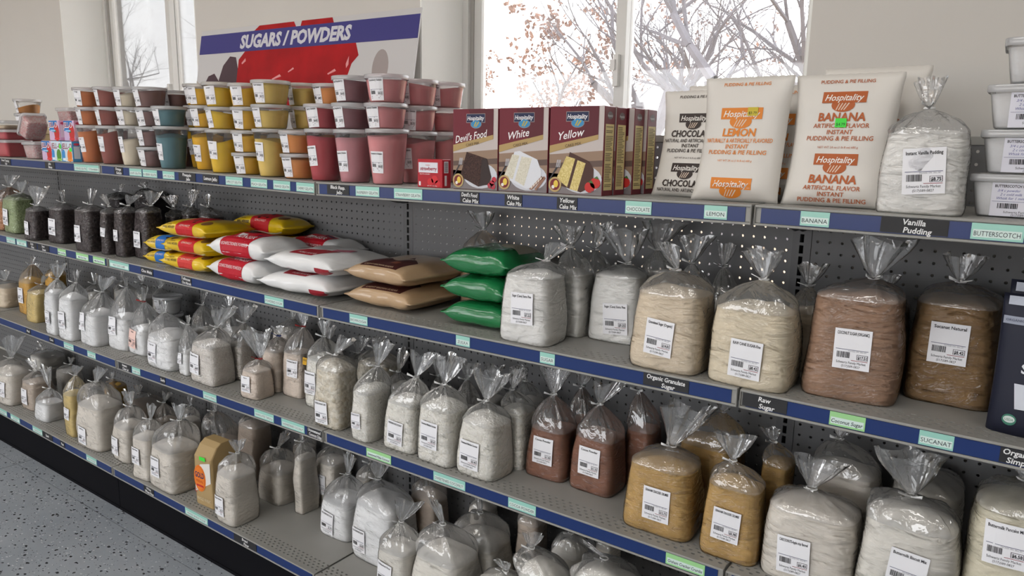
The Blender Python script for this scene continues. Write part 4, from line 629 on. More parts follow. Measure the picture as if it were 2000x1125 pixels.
for s in range(4):
    yf = -.049 if s == 3 else 0.0
    for k, (a, b) in enumerate(BAYS):
        g = .0025; za, zb = SZ[s][k], SZ[s][k+1]; L = b-a-2*g; ang = math.atan2(za-zb, b-a)
        t = thing('gondola_shelf', '%s grey metal shelf in the %s' % (LN[s], BN[k]), 'shelf', ((a+b)/2, yf, (za+zb)/2)); t.rotation_euler = (0, ang, 0)
        t['group'] = 'gondola shelves'
        D = BACK_Y-yf-.004; h = L/2
        boxes('deck', [(-h,h,.006,.016,-.003,0),(-h,h,.066,D,-.003,0),(-h,h,D-.003,D,-.028,0),(-h,-h+.002,.01,D,-.026,0),(h-.002,h,.01,D,-.026,0),(-h,h,.14,.143,-.022,-.003)], STEEL, t)
        holed('perforated_strip', -h, h, .016, .066, .0195, .0125, .0031, STEEL, t, (0,0,0), .003, True, 'xy', rx=.0048)
        bev(boxes('front_lip', [(-h,h,0,.008,-.0045,.0005),(-h,h,0,.008,-LIP-.0045,-LIP),(-h,h,.004,.008,-LIP,-.004),(-h,-h+.0022,-.001,.008,-LIP-.004,0),(h-.0022,h,-.001,.008,-LIP-.004,0)], STEEL, t), .0012, 1)
        boxes('ticket_strip', [(-h+.012,h-.012,.0022,.0042,-LIP+.0008,-.0052)], BLUE, t)
        if s < 3:
            for sx in (-1, 1):
                x0 = sx*(h-.006)
                v = [(x0-.0015,.10,-.004),(x0-.0015,D-.001,-.004),(x0-.0015,D-.001,-.075),(x0-.0015,D-.03,-.075),(x0-.0015,.10,-.02)]
                v += [(x+.003, y, z) for x, y, z in v]
                raw('bracket', v, [(4,3,2,1,0),(5,6,7,8,9)]+[(i,(i+1) % 5,5+(i+1) % 5,5+i) for i in range(5)], DARKS, t)
for k, (a, b) in enumerate(BAYS):
    t = thing('pegboard_panel', 'grey perforated back panel of the %s' % BN[k], 'pegboard', ((a+b)/2, BACK_Y+.004, 0)); h = (b-a)/2-.021
    holed('panel_sheet', -h, h, .21, 1.481, .0254, .0254, .0033, PEG, t, (0,0,0), .0055)
    boxes('top_rail', [(-h,h,-.002,.02,1.481,1.497)], STEEL, t)
    t2 = thing('kick_plate', 'black kick plate under the %s' % BN[k], 'kick plate', ((a+b)/2, -.03, 0))
    boxes('plate', [(-.608,.608,0,.012,.001,SZ[3][k+1]-.046)], KICK, t2)
    boxes('foot_rail', [(-.608,.608,-.004,.0,.001,.012)], KICK, t2)
for i, x in enumerate(JX):
    t = thing('slotted_upright', ['leftmost', 'second', 'third', 'fourth', 'fifth', 'sixth'][i]+' slotted steel upright post between the shelving bays', 'upright', (x, BACK_Y+.002, 0))
    V, F = [], []
    lst = [(-.0205,-.0045,0,.03,.05,1.497),(.0045,.0205,0,.03,.05,1.497),(-.0205,.0205,.022,.03,.05,1.497)]
    z = .06
    while z < 1.48: lst.append((-.0045,.0045,0,.004,z,z+.0065)); z += .0254
    boxes('slotted_face', lst[:2]+lst[3:], DARKS, t); boxes('post_back', lst[2:3], KICK, t)

# shelf tags
MINT = (150,205,190); GREENT = (160,215,150)
mat('tag_mint', lin((152,208,194)), .4, coat=.3); mat('tag_green', lin((158,214,146)), .4, coat=.3); mat('tag_chalk', (.012,.012,.014), .55); mat('tag_paper', lin((214,232,226)), .45)
mat('chalk_white', (.80,.80,.80), .8)
for s, xa, xb, txt, st, lab in TAGS:
    yf = -.049 if s == 3 else 0.0; xm = (xa+xb)/2; z = shelf_z(s, xm); W = xb-xa; H = LIP-.0075
    k = max(i for i in range(5) if xm >= JX[i])
    t = thing('shelf_tag', lab, 'shelf tag', (xm, yf, z-.0052-H/2)); t.rotation_euler = (0, math.atan2(SZ[s][k]-SZ[s][k+1], 1.22), 0); t['group'] = 'shelf tags'
    boxes('card', [(-W/2,W/2,.0010,.0016,-H/2,H/2)], MATS[{'m':'tag_mint','g':'tag_green','k':'tag_chalk'}[st]], t)
    p = Print()
    if st == 'k':
        ls = txt.split('|'); hh = H*(.36 if len(ls) > 1 else .42)
        for i, l in enumerate(ls):
            y = (H*.07 if i == 0 else -H*.46) if len(ls) > 1 else -H*.18
            p.text(l, W*(.0 if i == 0 else .06), y, hh, 'chalk_white', 1, w=W*.84, bold=.022, shear=.12, rot=-.03)
    else:
        p.rect(-W*.46, -H*.36, W*.46, H*.12, 'tag_paper', 0, 2)
        if st == 'm': p.text(txt, 0, -H*.27, H*.29, (25,45,50), 1, w=W*.88)
        else: p.text(txt, 0, -H*.27, H*.27, (25,40,45), 1, w=W*.88, shear=.2, bold=.012)
    p.build('lettering', t, lambda x, y, o: (x, .0010-o, y), .0002, .0002)

# ------------------------------------------------------------------ clear bags
TIES = {'w': mat('white_twist_tie', (.8,.8,.8), .4), 'r': mat('red_twist_tie', (.45,.03,.03), .4), 'b': mat('blue_twist_tie', (.04,.08,.35), .4)}
def sgnpow(v, e): return math.copysign(abs(v)**e, v)
def make_bag(B, idx):
    r = random.Random(1000+idx*13); w, d, h = B['w'], B['d'], B['h']; nx, nz = B['n']; tx_, tz = B['t']; lean = B['lean']
    x, y, z = B['p']; t = thing('bag_of_'+{'chips':'chocolate_chips','sugar':'sugar','cream':'sugar','cream2':'sugar','brown':'sugar','brown2':'sugar','tan':'sugar','flour':'flour','flour2':'flour','wheat':'flour','butter':'flour','white':'white_powder','haze':'powder','cocoa':'cocoa','graham':'crumbs','coco':'coconut','flake':'coconut_chips','pearl':'tapioca','rice':'tapioca','gold':'meal','straw':'meal','green':'candy','orange':'candy','dark':'chocolate'}[B['k']], B['l'], 'bag', (x,y,z+.0008), 0, B.get('g'))
    rz = r.uniform(-.05,.05); t.rotation_euler = (0,0,rz)
    A, Bd = w/2, d/2; sd = r.uniform(0,50); n = 44
    he = h*(.87 if B['dome'] > .03 else .93)                      # height of the fill at the sides
    def prof(zz):                                                # body half width factor and roundness
        q = min(1, zz/max(he,.01)); bulge = 1.025-.065*q+.03*math.sin(math.pi*min(1,q*1.1))-.05*max(0, q-.8)*3
        foot = 1-.05*max(0, 1-zz/.012)**2
        return bulge*foot, 5.0-1.4*q
    def section(zz, off=0, crk=0):
        f, e = prof(zz); pts = []
        for j in range(n):
            th = 2*math.pi*j/n; c, s_ = math.cos(th), math.sin(th)
            px, py = (A*f+off)*sgnpow(c, 2/e), (Bd*f+off)*sgnpow(s_, 2/e)
            k = noise.noise(Vector((px*13+sd, py*13, zz*14)))*.0055+crk*noise.noise(Vector((px*38+sd, py*38, zz*60)))*.0016
            m = math.hypot(px, py) or 1
            pts.append((px*(1+k/m)+lean*zz, py*(1+k/m), zz))
        return pts
    zs_ = [0,.004,.012,.025]+[.025+(he-.025)*i/7 for i in range(1,8)]
    rs = [section(q) for q in zs_]; top = rs[-1]
    for k in (.88,.72,.54,.36,.18,.05):                           # uneven top of the fill
        ring = []
        for p in top:
            px, py = lean*he+(p[0]-lean*he)*k, p[1]*k
            hz = he+(h-he)*(1-k**2.2)+noise.noise(Vector((px*26+sd, py*26, sd)))*.010*(1-k**4)
            ring.append((px+(nx*.35)*(1-k)*(1 if B['dome'] > .03 else .3), py, hz))
        rs.append(ring)
    rings('contents', rs, POWDER[B['k']], t)
    # film : body, shoulders, gathered neck, flared top
    kp = r.choice((9,11,13)); ph = r.uniform(0,6); fr = []
    for q in zs_: fr.append(section(q+.0001, .0016, 1.0))
    base = section(he, .0018, .5); ns = 9
    for i in range(1, ns+1):
        u = i/ns; s_ = (1-u**1.75)*.93+.07 if B['dome'] <= .045 else math.sqrt(max(0, 1-u**2.1))*.93+.07
        ring = []
        for j, p in enumerate(base):
            th = 2*math.pi*j/n; env = min(1, u*1.6)*(1-.45*u)
            pl = 1+env*(.12*math.sin(kp*th+ph)+.08*math.sin((kp-4)*th+ph*2)+.12*noise.noise(Vector((math.cos(th)*2.2+sd, math.sin(th)*2.2, u*3))))
            cx = lean*he+(nx-lean*he)*u
            ring.append((cx+(p[0]-lean*he)*s_*pl, p[1]*s_*pl, he+.001+(nz-he)*(u**(.95 if B['dome'] <= .045 else 1.0))+env*.006*noise.noise(Vector((th*2, u*4, sd)))))
        fr.append(ring)
    rn = max(A*.07, .0045)
    dx, dz = tx_-nx, tz-nz; tw = min(.050, max(.020, dz*r.uniform(.5,.7))); fa = r.uniform(-.6,.6); kt = r.choice((5,6,7))
    for i in range(0, 8):
        u = i/7; ring = []; W2 = rn+(tw-rn)*u**.8; T2 = rn*.8+(tw*.36-rn*.8)*u**.9
        for j in range(n):
            th = 2*math.pi*j/n; pl = 1+min(1,u*2.5)*(.20*math.sin(kt*th+ph)+.12*math.sin(2*kt*th+ph*3)+.2*noise.noise(Vector((math.cos(th)*2+sd, math.sin(th)*2, u*2)))); 
            ex, ey = W2*math.cos(th)*pl, T2*math.sin(th)*pl
            zz = nz+.003+dz*u+(u**2)*dz*(.09*math.sin(3*th+ph)+.12*noise.noise(Vector((th*1.5, sd, 0))))
            ring.append((nx+dx*u+ex*math.cos(fa)-ey*math.sin(fa), ex*math.sin(fa)+ey*math.cos(fa), zz))
        fr.append(ring)
    fo = rings('plastic_film', fr, [FILM, FILMB], t, close_top=False)
    nb = (len(zs_)-1)*n; fo.data.polygons.foreach_set('material_index', [1 if i < nb else 0 for i in range(len(fo.data.polygons))])
    # twist tie
    V, F = [], []; R, q, N = rn*1.5+.001, .0014, 14
    for i in range(N):
        a = 2*math.pi*i/N
        for k in range(5):
            b = 2*math.pi*k/5; V.append((nx+(R+q*math.cos(b))*math.cos(a), (R*.8+q*math.cos(b))*math.sin(a), nz+.002+q*1.4*math.sin(b)))
    for i in range(N):
        for k in range(5): F.append((i*5+k, ((i+1) % N)*5+k, ((i+1) % N)*5+(k+1) % 5, i*5+(k+1) % 5))
    for sg in (-1, 1):
        e = boxv(nx-.0012, nx+.0012, -R-.022, -R+.001, nz+.001, nz+.003); k = len(V)
        an = r.uniform(.3,1.2)*sg
        V += [(nx+(vx-nx)*math.cos(an)-(vy+R)*math.sin(an), -R+(vx-nx)*math.sin(an)+(vy+R)*math.cos(an), vz+(-(vy+R))*r.choice((.3,.5))) for vx, vy, vz in e[0]]; F += [tuple(i+k for i in f) for f in e[1]]
    raw('twist_tie', V, F, TIES[B['tie']], t, smooth=True)
    if 's' in B:
        S = B['s']; sx, sz, title, price, det = S[:5]
        sw = min(.062, w*.5); sh = sw*1.2
        sx = max(-A*.82+sw/2, min(A*.82-sw/2, sx)); sz = max(sh*.55, min(he-sh*.35, sz))
        tilt = r.uniform(-.08,.08)
        def surf(px, pz, o):
            qx, qz = sx+px*math.cos(tilt)-pz*math.sin(tilt), sz+px*math.sin(tilt)+pz*math.cos(tilt)
            f, e = prof(qz); u = min(.97, abs(qx)/(A*f)); yy = -(Bd*f)*(1-u**e)**(1/e)
            return (qx+lean*qz, yy-.0046-o, qz)
        paper = (240,205,195) if 'pinkish' in B['l'] else WHITE
        a, p = sticker(title, price, det, sw, sh, idx, paper)
        lo = a.build('price_sticker', t, surf); p.build('sticker_print', lo, surf)
        if len(S) > 5:
            a = Print(); a.rect(-.011,-.012,.011,.012,(222,170,40),0,2,2); a.text('SALE', 0, .001, .006, BLACK, 1, w=.018)
            sx += sw*.95; sz += .03; a.build('sale_sticker', t, surf)
for i, B in enumerate(BAGS): make_bag(B, i)

# ------------------------------------------------------------------ round lidded tubs
TC = dict(orange=(.62,.22,.08), maroon=(.36,.12,.10), white=(.78,.71,.58), mauve=(.29,.17,.16), teal=(.15,.29,.33), yel=(.92,.50,.03), yel2=(.90,.57,.04),
          pale=(.93,.62,.19), or2=(.86,.36,.10), red=(.54,.09,.11), plum=(.30,.14,.16), pink=(.76,.34,.35), rose=(.64,.31,.34), amber=(.50,.22,.05))
TT = dict(orange='Orange', maroon='Cranberry', white='Pina Gelatin', mauve='Grape', teal='Berry Blue', yel='Apricot', yel2='Lemon', pale='Peach Gelatin', or2='Orange Gelatin', red='Cherry Gelatin', plum='Black Raspberry', pink='Strawberry Gelatin', rose='Raspberry Gelatin', amber='Topping')
for k, c in TC.items(): mat('gelatin_'+k, tuple(min(.94, v*1.15) for v in c), .85, spec=.2, var=.05, vscale=20, bump=.2, bscale=120)
def round_tub(lab, x, y, z, h, c, fill, seed, m=None, label_on=True, group='lidded round gelatin tubs'):
    r = random.Random(seed); t = thing('lidded_tub', lab, 'tub', (x, y, z+.0006), r.uniform(-.25,.1), group)
    h -= .0012; Rt = .0545; Rb = Rt-.0095*min(1.0, h/.14)-.005; n = 40; hb = h-.006
    rad = lambda q: Rb+(Rt-Rb)*q/hb
    rings('container', [circ(Rb-.002,0,n), circ(Rb,.003,n)]+[circ(rad(hb*i/6), hb*i/6, n) for i in range(1,6)]+[circ(Rt,hb-.004,n), circ(Rt+.0025,hb-.003,n), circ(Rt+.0025,hb,n)], TUBP, t, close_top=False)
    hf = hb*fill; rs = [circ(Rb-.0035,.0015,n), circ(Rb-.0015,.004,n)]+[circ(rad(hf*i/4)-.0012, hf*i/4, n) for i in range(1,4)]
    sl = r.uniform(-.5,.5); az = r.uniform(0,6); amp = min(.010, (hb-hf)*.55)
    for k in (1,.8,.55,.3,.06):
        q = rad(hf)-.0012
        rs.append([(q*k*math.cos(a), q*k*math.sin(a), hf+amp*k*math.cos(a-az)*.8+amp*.4*math.sin(2*a+az)*k) for a in [2*math.pi*j/n for j in range(n)]])
    rings('gelatin_powder' if not m else 'contents', rs, m or MATS['gelatin_'+c], t)
    rings('lid', [circ(Rt+.0032,hb-.0045,n), circ(Rt+.004,hb-.003,n), circ(Rt+.004,h-.001,n), circ(Rt+.003,h,n), circ(Rt-.002,h,n), circ(Rt-.004,h-.0025,n), circ(.005,h-.0025,n)], LIDP, t, close_bottom=False)
    if label_on:
        sw = .046; sh = min(.056, h*.88); zc = hb*.5 if h < .1 else hb*r.choice((.42,.5,.55)); ph = math.radians(-90+r.uniform(-6,14)); tl = r.uniform(-.07,.07)
        def surf(px, pz, o):
            q = zc+pz+px*tl; a = ph+(px-pz*tl)/Rt; R_ = rad(max(0, min(hb, q)))+.0004+o; return (R_*math.cos(a), R_*math.sin(a), q)
        a, p = sticker(TT.get(c, ''), '$%d.%02d' % (r.randint(2,5), r.randint(10,99)), 0, sw, sh, seed)
        lo = a.build('price_sticker', t, surf); p.build('sticker_print', lo, surf)
    return t
for i, T in enumerate(TUBS):
    round_tub(T['l'], *T['p'], T['h'], T['c'], T['f'], 300+i)
Z1 = lambda X: shelf_z(0, X)
Z2 = lambda X: shelf_z(1, X)
# round topping tubs stacked at the far left of the top shelf
zz = Z1(-3.5)
for i, (hh, c, fl_, lab) in enumerate([(.072,'red',.8,'bottom red topping tub in the far left stack behind the peppermint boxes'),(.066,'red',.8,'middle red topping tub in the far left stack'),(.060,'red',.85,'red topping tub right below the tan powder tub'),(.066,'amber',.55,'tub of tan powder on top of the far left stack')]):
    round_tub(lab, -3.5, .2, zz, hh, c, fl_, 500+i, group=None); zz += hh
zz = shelf_z(2, -2.5)
round_tub('lower tub hidden behind the white powder bags', -2.47, .245, zz, .142, 'white', .8, 520, POWDER['white'], False, None)
round_tub('clear lidded tub of white powder standing behind the white bags', -2.47, .245, zz+.142, .075, 'white', .75, 521, POWDER['white'], True, None)

# ------------------------------------------------------------------ rectangular lidded tubs
def rr(w, d, z, r=.014, n=6, ox=0):
    pts = []
    for cx, cy, a0 in ((w/2-r,d/2-r,0),(-w/2+r,d/2-r,90),(-w/2+r,-d/2+r,180),(w/2-r,-d/2+r,270)):
        for i in range(n): a = math.radians(a0+90*i/(n-1)); pts.append((cx+r*math.cos(a)+ox, cy+r*math.sin(a), z))
    return pts
def rect_tub(lab, x, y, z, w, d, h, m, fill=.9, rz=0, name='lidded_tub', group=None, lidm=None, rot=None, body=None):
    t = thing(name, lab, 'tub', (x,y,z+.0006), rz, group); h -= .0012; q = .86; hb = h-.007
    if rot: t.rotation_euler = rot
    f = lambda u: q+(1-q)*u
    rings('container', [rr(w*q-.006,d*q-.006,0), rr(w*q,d*q,.003)]+[rr(w*f(u),d*f(u),hb*u) for u in (.33,.66,.96)]+[rr(w+.004,d+.004,hb*.965),rr(w+.004,d+.004,hb)], body or TUBP, t, close_top=False, smooth=False)
    rings('contents', [rr(w*q-.008,d*q-.008,.002), rr(w*q-.003,d*q-.003,.005)]+[rr(w*f(u*fill)-.0025,d*f(u*fill)-.0025,hb*fill*u) for u in (.5,1)]+[rr(w*.6,d*.6,hb*fill+.003), rr(w*.1,d*.1,hb*fill+.002,.003)], m, t)
    rings('lid', [rr(w+.006,d+.006,hb-.005), rr(w+.008,d+.008,hb-.003), rr(w+.008,d+.008,h-.001), rr(w+.006,d+.006,h), rr(w-.004,d-.004,h), rr(w-.008,d-.008,h-.0025)], lidm or LIDP, t, close_bottom=False)
    return t, hb
MILKY = film_mat('frosted_tub_plastic', .18, gloss=.2, bscale=4, bstr=.03)
bw, bd, bh = .140, .112, .0705; zz = Z1(.4)
for i, xo in enumerate((.402,.408,.411,.424)):
    t, hb = rect_tub('frosted tub of butterscotch pudding powder, %s of the stack of four' % ['bottom','second','third','top'][i], xo, .128, zz, bw, bd, bh, POWDER['white'], .88, [-.02,.02,-.03,.03][i], group='butterscotch pudding tubs', body=MILKY); zz += bh
    a = Print(); a.rect(-.044,-.027,.044,.027,(226,226,236),0,2,2); p = Print()
    p.text('BUTTERSCOTCH INSTANT PUDDING', 0, .0195, .0042, BLACK, 1, w=.08, bold=.02)
    for q, s_ in enumerate(('3/4 c powder','2 c cold milk','Whisk for 1 minute')): p.text(s_, -.036+.004*(q % 2), .0125-.0062*q, .0040, (92,96,160), 1, 'L', shear=.3)
    p.rect(-.042,-.0035,.042,-.003,(80,80,130),1); xx = -.034; r = random.Random(i)
    while xx < -.006: q = r.choice((.0006,.001,.0016)); p.rect(xx,-.0145,xx+q,-.006,BLACK,1); xx += q+r.choice((.0006,.001))
    p.rect(.012,-.0155,.036,-.0065,(80,60,70),1); p.rect(.0128,-.0148,.0352,-.0072,(226,226,236),2); p.text('$2.33',.024,-.0135,.005,BLACK,3,w=.02,bold=.02)
    p.rect(.004,-.0172,.036,-.0166,(150,60,70),1)
    p.text('Schwartz Family Market',0,-.0218,.0036,BLACK,1,w=.07); p.text('(517)589-0827',0,-.0262,.0034,BLACK,1,w=.05)
    sf = lambda px, pz, o, hb=hb: (px+.004, -(bd*(.86+.14*(hb*.47+pz)/hb))/2-.0004-o, hb*.47+pz)
    lo = a.build('paper_label', t, sf); p.build('label_print', lo, sf)
REDM = MATS['gelatin_red']; PALEM = mat('beige_topping', (.62,.50,.36), .8, var=.15, vscale=40)
zz = Z1(-3.36)
for i, (h_, m_, f_, l) in enumerate([(.076,REDM,.92,'bottom red filled square tub at the far left of the top shelf'),(.046,REDM,.85,'shallow red filled tub on the bottom red tub'),(.040,PALEM,.5,'shallow clear tub of pale bits on the red tubs')]):
    rect_tub(l, -3.40, .085, zz, .13, .11, h_, m_, f_); zz += h_
rect_tub('square tub of peppermint bits standing on the shelf', -3.10, .075, Z1(-3.10), .115, .10, .072, MINT_SPECK, .85, body=MILKY)
rect_tub('tilted clear tub of peppermint bits leaning over the others', -3.135, .08, Z1(-3.1)+.115, .105, .095, .058, MINT_SPECK, .9, rot=(0,-.95,0))
zz = Z1(-3.15)
for i, l in enumerate(('lower peppermint tub behind the gelatin boxes','middle peppermint tub behind the gelatin boxes','upper peppermint tub behind the gelatin boxes')):
    rect_tub(l, -3.14+.012*i, .235, zz, .118, .11, .074, MINT_SPECK, .85); zz += .074
zz = Z1(-3.6)
for i, (l, c) in enumerate((('bottom pale box in the far left pile',(.66,.64,.60)),('grey white box in the far left pile',(.55,.56,.58)),('pale yellow box in the far left pile',(.75,.62,.33)),('yellow box topping the far left pile',(.70,.58,.34)))):
    t = thing('carton', l, 'carton', (-3.60+.006*i, .27, zz+.0005)); bev(boxes('carton_body', [(-.07,.07,-.05,.05,0,.034)], mat('carton_%d' % i, c, .6), t), .002, 1)
    p = Print(); p.rect(-.05,.006,.05,.026,(225,220,205),0); p.rect(-.04,.014,.02,.018,(120,110,90),1); p.build('front_print', t, lambda x, y, o: (x, -.05-o, y)); zz += .035

# ------------------------------------------------------------------ printed cartons
def carton(name, lab, x0, y0, z, W, H, D, base, group=None, rz=0, glossy=.3):
    t = thing(name, lab, 'box', (x0+W/2, y0, z+.0005), rz, group)
    bev(boxes('carton_body', [(-W/2,W/2,0,D,0,H)], base, t), .0012, 1)
    return t
grain_mat('cake_dark', lin((40,26,24)), lin((88,62,56)), 420, .001); grain_mat('cake_white', lin((205,200,180)), lin((232,228,214)), 420, .001); grain_mat('cake_yellow', lin((196,172,92)), lin((238,222,160)), 380, .001)
MAROON = mat('maroon_carton', lin((112,26,42)), .32)
def cake_box(lab, x0, y0, title, kind, front=True):
    W, H, D = .1345, .187, .047; t = carton('cake_mix_box', lab, x0, y0, Z1(x0), W, H, D, MAROON, 'cake mix boxes')
    p = Print(); h = W/2
    p.rect(-h+.001,.001,h-.001,H-.001,(196,186,182),0)
    p.poly([(-h+.001,.03),(h-.001,.03),(h-.001,.095),(-h+.001,.085)],(150,124,104),1); p.poly([(-h+.001,.055),(h-.001,.062),(h-.001,.075),(-h+.001,.066)],(98,78,70),2)
    p.poly([(-h+.001,.001),(h-.001,.001),(h-.001,.04),(-h+.001,.045)],(128,120,122),1)
    p.ellipse(.016,.034,.050,.030,(206,208,216),3)
    p.poly([(-h+.001,H-.001),(h*.80,H-.001),(h*.80,.128),(-h+.001,.104)],(110,26,42),3)
    p.poly([(-h*.3,H-.001),(h*.80,H-.001),(h*.80,.128),(h*.2,.1195)],(88,20,34),4)
    p.poly([(-h+.001,.104),(h*.80,.128),(h*.80,.118),(-h+.001,.088)],(178,150,98),4)
    p.rect(-.026,.155,.030,.176,(150,140,140),5); p.rect(-.0248,.1562,.0288,.1748,(24,34,72),6)
    p.ellipse(.003,.152,.0165,.010,(150,140,140),5); p.ellipse(.003,.152,.0152,.0088,(58,140,190),7)
    p.poly([(-.004,.147),(.002,.158),(.005,.157),(-.001,.146)],(190,170,70),8); p.poly([(.001,.146),(.010,.158),(.0125,.156),(.004,.1455)],(190,170,70),8)
    p.text('Hospitality', .002, .161, .0095, (240,240,244), 8, w=.050, shear=.25, bold=.015)
    p.text(title, -.010, .116 if len(title) > 7 else .121, .0165, (244,240,240), 8, w=.098, shear=.35, rot=.16, bold=.008)
    p.text('CAKE MIX', -.006, .1035, .0062, (60,34,30), 8, rot=.16)
    if kind == 'd':
        p.poly([(-.024,.088),(.034,.074),(.046,.016),(.012,.008),(-.044,.030)],'cake_dark',9); p.poly([(.022,.072),(.036,.074),(.050,.032),(.044,.014),(.016,.010)],(48,32,30),10)
        for a, b in ((.052,.018),(.058,.026),(.046,.012),(.055,.010)): p.ellipse(a,b,.0068,.0065,(190,48,66),11,12)
    elif kind == 'w':
        p.poly([(-.022,.090),(-.008,.092),(.040,.074),(.052,.048),(.048,.018),(.012,.008),(-.048,.030)],(222,224,230),9)
        p.poly([(-.028,.084),(-.008,.082),(-.026,.028),(-.050,.036)],'cake_white',10); p.poly([(-.002,.080),(.026,.076),(.006,.014),(-.020,.026)],'cake_white',10)
        for k in range(2): p.poly([(.020+.014*k,.008),(.027+.014*k,.006),(.058+.006*k,.034),(.053+.006*k,.038)],(150,110,90),11)
        for k in range(5): p.poly([(.024+.006*k,.010+.005*k),(.027+.006*k,.009+.005*k),(.030+.006*k,.014+.005*k),(.027+.006*k,.0155+.005*k)],(226,216,206),12)
    else:
        p.poly([(-.014,.091),(.034,.072),(.046,.056),(.046,.020),(.016,.006),(-.034,.018)],(72,42,32),9)
        p.poly([(-.022,.082),(.000,.077),(-.018,.016),(-.046,.034)],'cake_yellow',10); p.poly([(.006,.074),(.026,.068),(.008,.008),(-.012,.012)],'cake_yellow',10)
        for a, b in ((.038,.018),(.051,.027)): p.ellipse(a,b,.0125,.0115,(196,44,40),11,14); p.poly([(a-.004,b+.010),(a+.004,b+.015),(a+.009,b+.008)],(70,110,50),12)
    for k in range(4): p.poly([(-.048+.0028*k,.058),(-.0468+.0028*k,.058),(-.044+.0028*k,.074),(-.0452+.0028*k,.074)],(214,214,220),10)
    p.poly([(-.066,.030),(-.064,.029),(-.043,.058),(-.047,.060)],(60,56,60),9)
    p.ellipse(-.0495,.0205,.0165,.0165,(190,164,110),12); p.ellipse(-.0495,.0205,.0125,.0125,(120,36,40),13); p.ellipse(-.047,.022,.006,.008,(232,200,80),14,12); p.ellipse(-.054,.015,.004,.004,(236,232,224),14,10)
    p.text('NET WT', .050, .008, .0035, (110,110,116), 13)
    p.build('front_print', t, lambda x, y, o: (x, -o, y), .0002, .00012)
    s = Print()
    s.rect(.005,.012,D-.005,.150,(226,208,150),0); s.ellipse(D/2,.168,.012,.008,(120,110,112),0,14); s.text('Hospitality',D/2,.165,.005,(240,240,240),1,w=.022,shear=.25)
    y = .145
    while y > .02:
        s.rect(.008,y-.0016,D-RND.uniform(.008,.02),y,(110,96,66),1); y -= .0035 if RND.random() > .12 else .008
    s.build('side_print', t, lambda x, y, o: (W/2+o, x, y), .0002, .00012)
    return t
cake_box("maroon devil's food cake mix box showing a dark chocolate slice", -.7330, .016, "Devil's Food", 'd')
cake_box('maroon white cake mix box showing a white slice', -.5975, .018, 'White', 'w')
cake_box('front maroon yellow cake mix box showing a yellow slice', -.4610, .020, 'Yellow', 'y')
cake_box('yellow cake mix box directly behind the front yellow one', -.4590, .070, 'Yellow', 'y')
cake_box('cake mix box peeking out left of the chocolate pudding bag', -.4420, .120, 'Yellow', 'y')
cake_box('rearmost cake mix box behind the peeking one', -.4350, .170, 'Yellow', 'y')
t = carton('gelatin_box', 'small red strawberry gelatin box beside the cake mixes', -.845, .012, Z1(-.82), .082, .069, .032, mat('red_carton', lin((176,24,40)), .3))
p = Print(); p.rect(-.040,.001,.040,.068,(176,24,40),0); p.rect(-.037,.036,.026,.061,(222,222,230),1); p.text('meijer',-.006,.053,.0042,(190,30,50),2); p.text('strawberry',-.004,.042,.0085,(150,24,50),2,w=.054,bold=.03); p.text('GELATIN DESSERT',-.016,.031,.003,(240,220,220),2)
for a, b, r_ in ((.002,.014,.010),(.016,.020,.011),(.026,.010,.009)): p.ellipse(a,b,r_,r_*.9,(206,40,48),2,14)
p.rect(-.036,.004,-.030,.014,(236,236,240),2); p.text('NET WT 3 OZ (85g)',.008,.003,.0026,(240,220,220),3); p.build('front_print', t, lambda x, y, o: (x, -o, y), .0002, .00012)
p = Print(); p.rect(.006,.036,.022,.064,(230,228,230),0)
for k in range(11): p.rect(.008,.038+.0022*k,.020,.0391+.0022*k,BLACK,1)
p.rect(.008,.005,.016,.030,(228,220,222),0); p.build('side_print', t, lambda x, y, o: (.041+o, x, y), .0002, .00012)
def jello(lab, x0, y0, z, kind):
    W, H, D = .088, .079, .034; t = carton('gelatin_box', lab, x0, y0, z, W, H, D, mat('jello_pink' if kind == 's' else 'jello_blue', lin((232,178,206)) if kind == 's' else lin((70,150,205)), .35), 'small gelatin cartons'); h = W/2-.001; p = Print()
    if kind == 's':
        p.rect(-h,.001,h,H-.001,(206,178,208),0); p.poly([(-h,H-.001),(h*.7,H-.001),(h*.55,.026),(-h,.040)],(52,120,186),1); p.ellipse(.022,.030,.022,.034,(198,50,46),2); p.ellipse(.010,.036,.008,.005,(60,110,60),3,12)
        p.text('JELL-O',-.008,.052,.019,(250,250,252),4,w=.074,bold=.06); p.text('JELL-O',-.008,.0535,.0165,(150,24,50),5,w=.068,bold=.02); p.rect(-.030,.036,.012,.042,(150,200,230),4); p.rect(0,.003,h,.010,(220,60,60),4)
    else:
        g = kind == 'l'; p.rect(-h,.001,h,H-.001,(206,222,232),0); p.rect(-h,.001,-.018,.040,(70,160,214),1); p.ellipse(-.030,.030,.012,.018,(60,140,205),2,14); p.ellipse(.020,.024,.020,.024,(84,140,50) if g else (222,124,50),2); p.rect(.0,.003,h,.010,(150,200,90) if g else (232,150,70),3)
        p.text('JELL-O',.0,.050,.021,(150,36,60),4,w=.085,bold=.01,shear=.1); p.rect(-h+.004,.004,-.016,.014,(226,236,244),3)
        p.rect(.022,.040,.042,.054,(70,226,80),6) if not g else p.ellipse(.036,.058,.009,.010,(90,226,70),6,12)
    p.build('front_print', t, lambda x, y, o: (x, -o, y), .0002, .00012)
    s = Print(); s.rect(.005,.012,D-.005,.060,(236,214,224) if kind == 's' else (200,220,236),0); s.ellipse(D/2,.068,.011,.005,(200,70,100),0,14); s.build('side_print', t, lambda x, y, o: (W/2+o, x, y), .0002, .00012)
zz = Z1(-2.8)
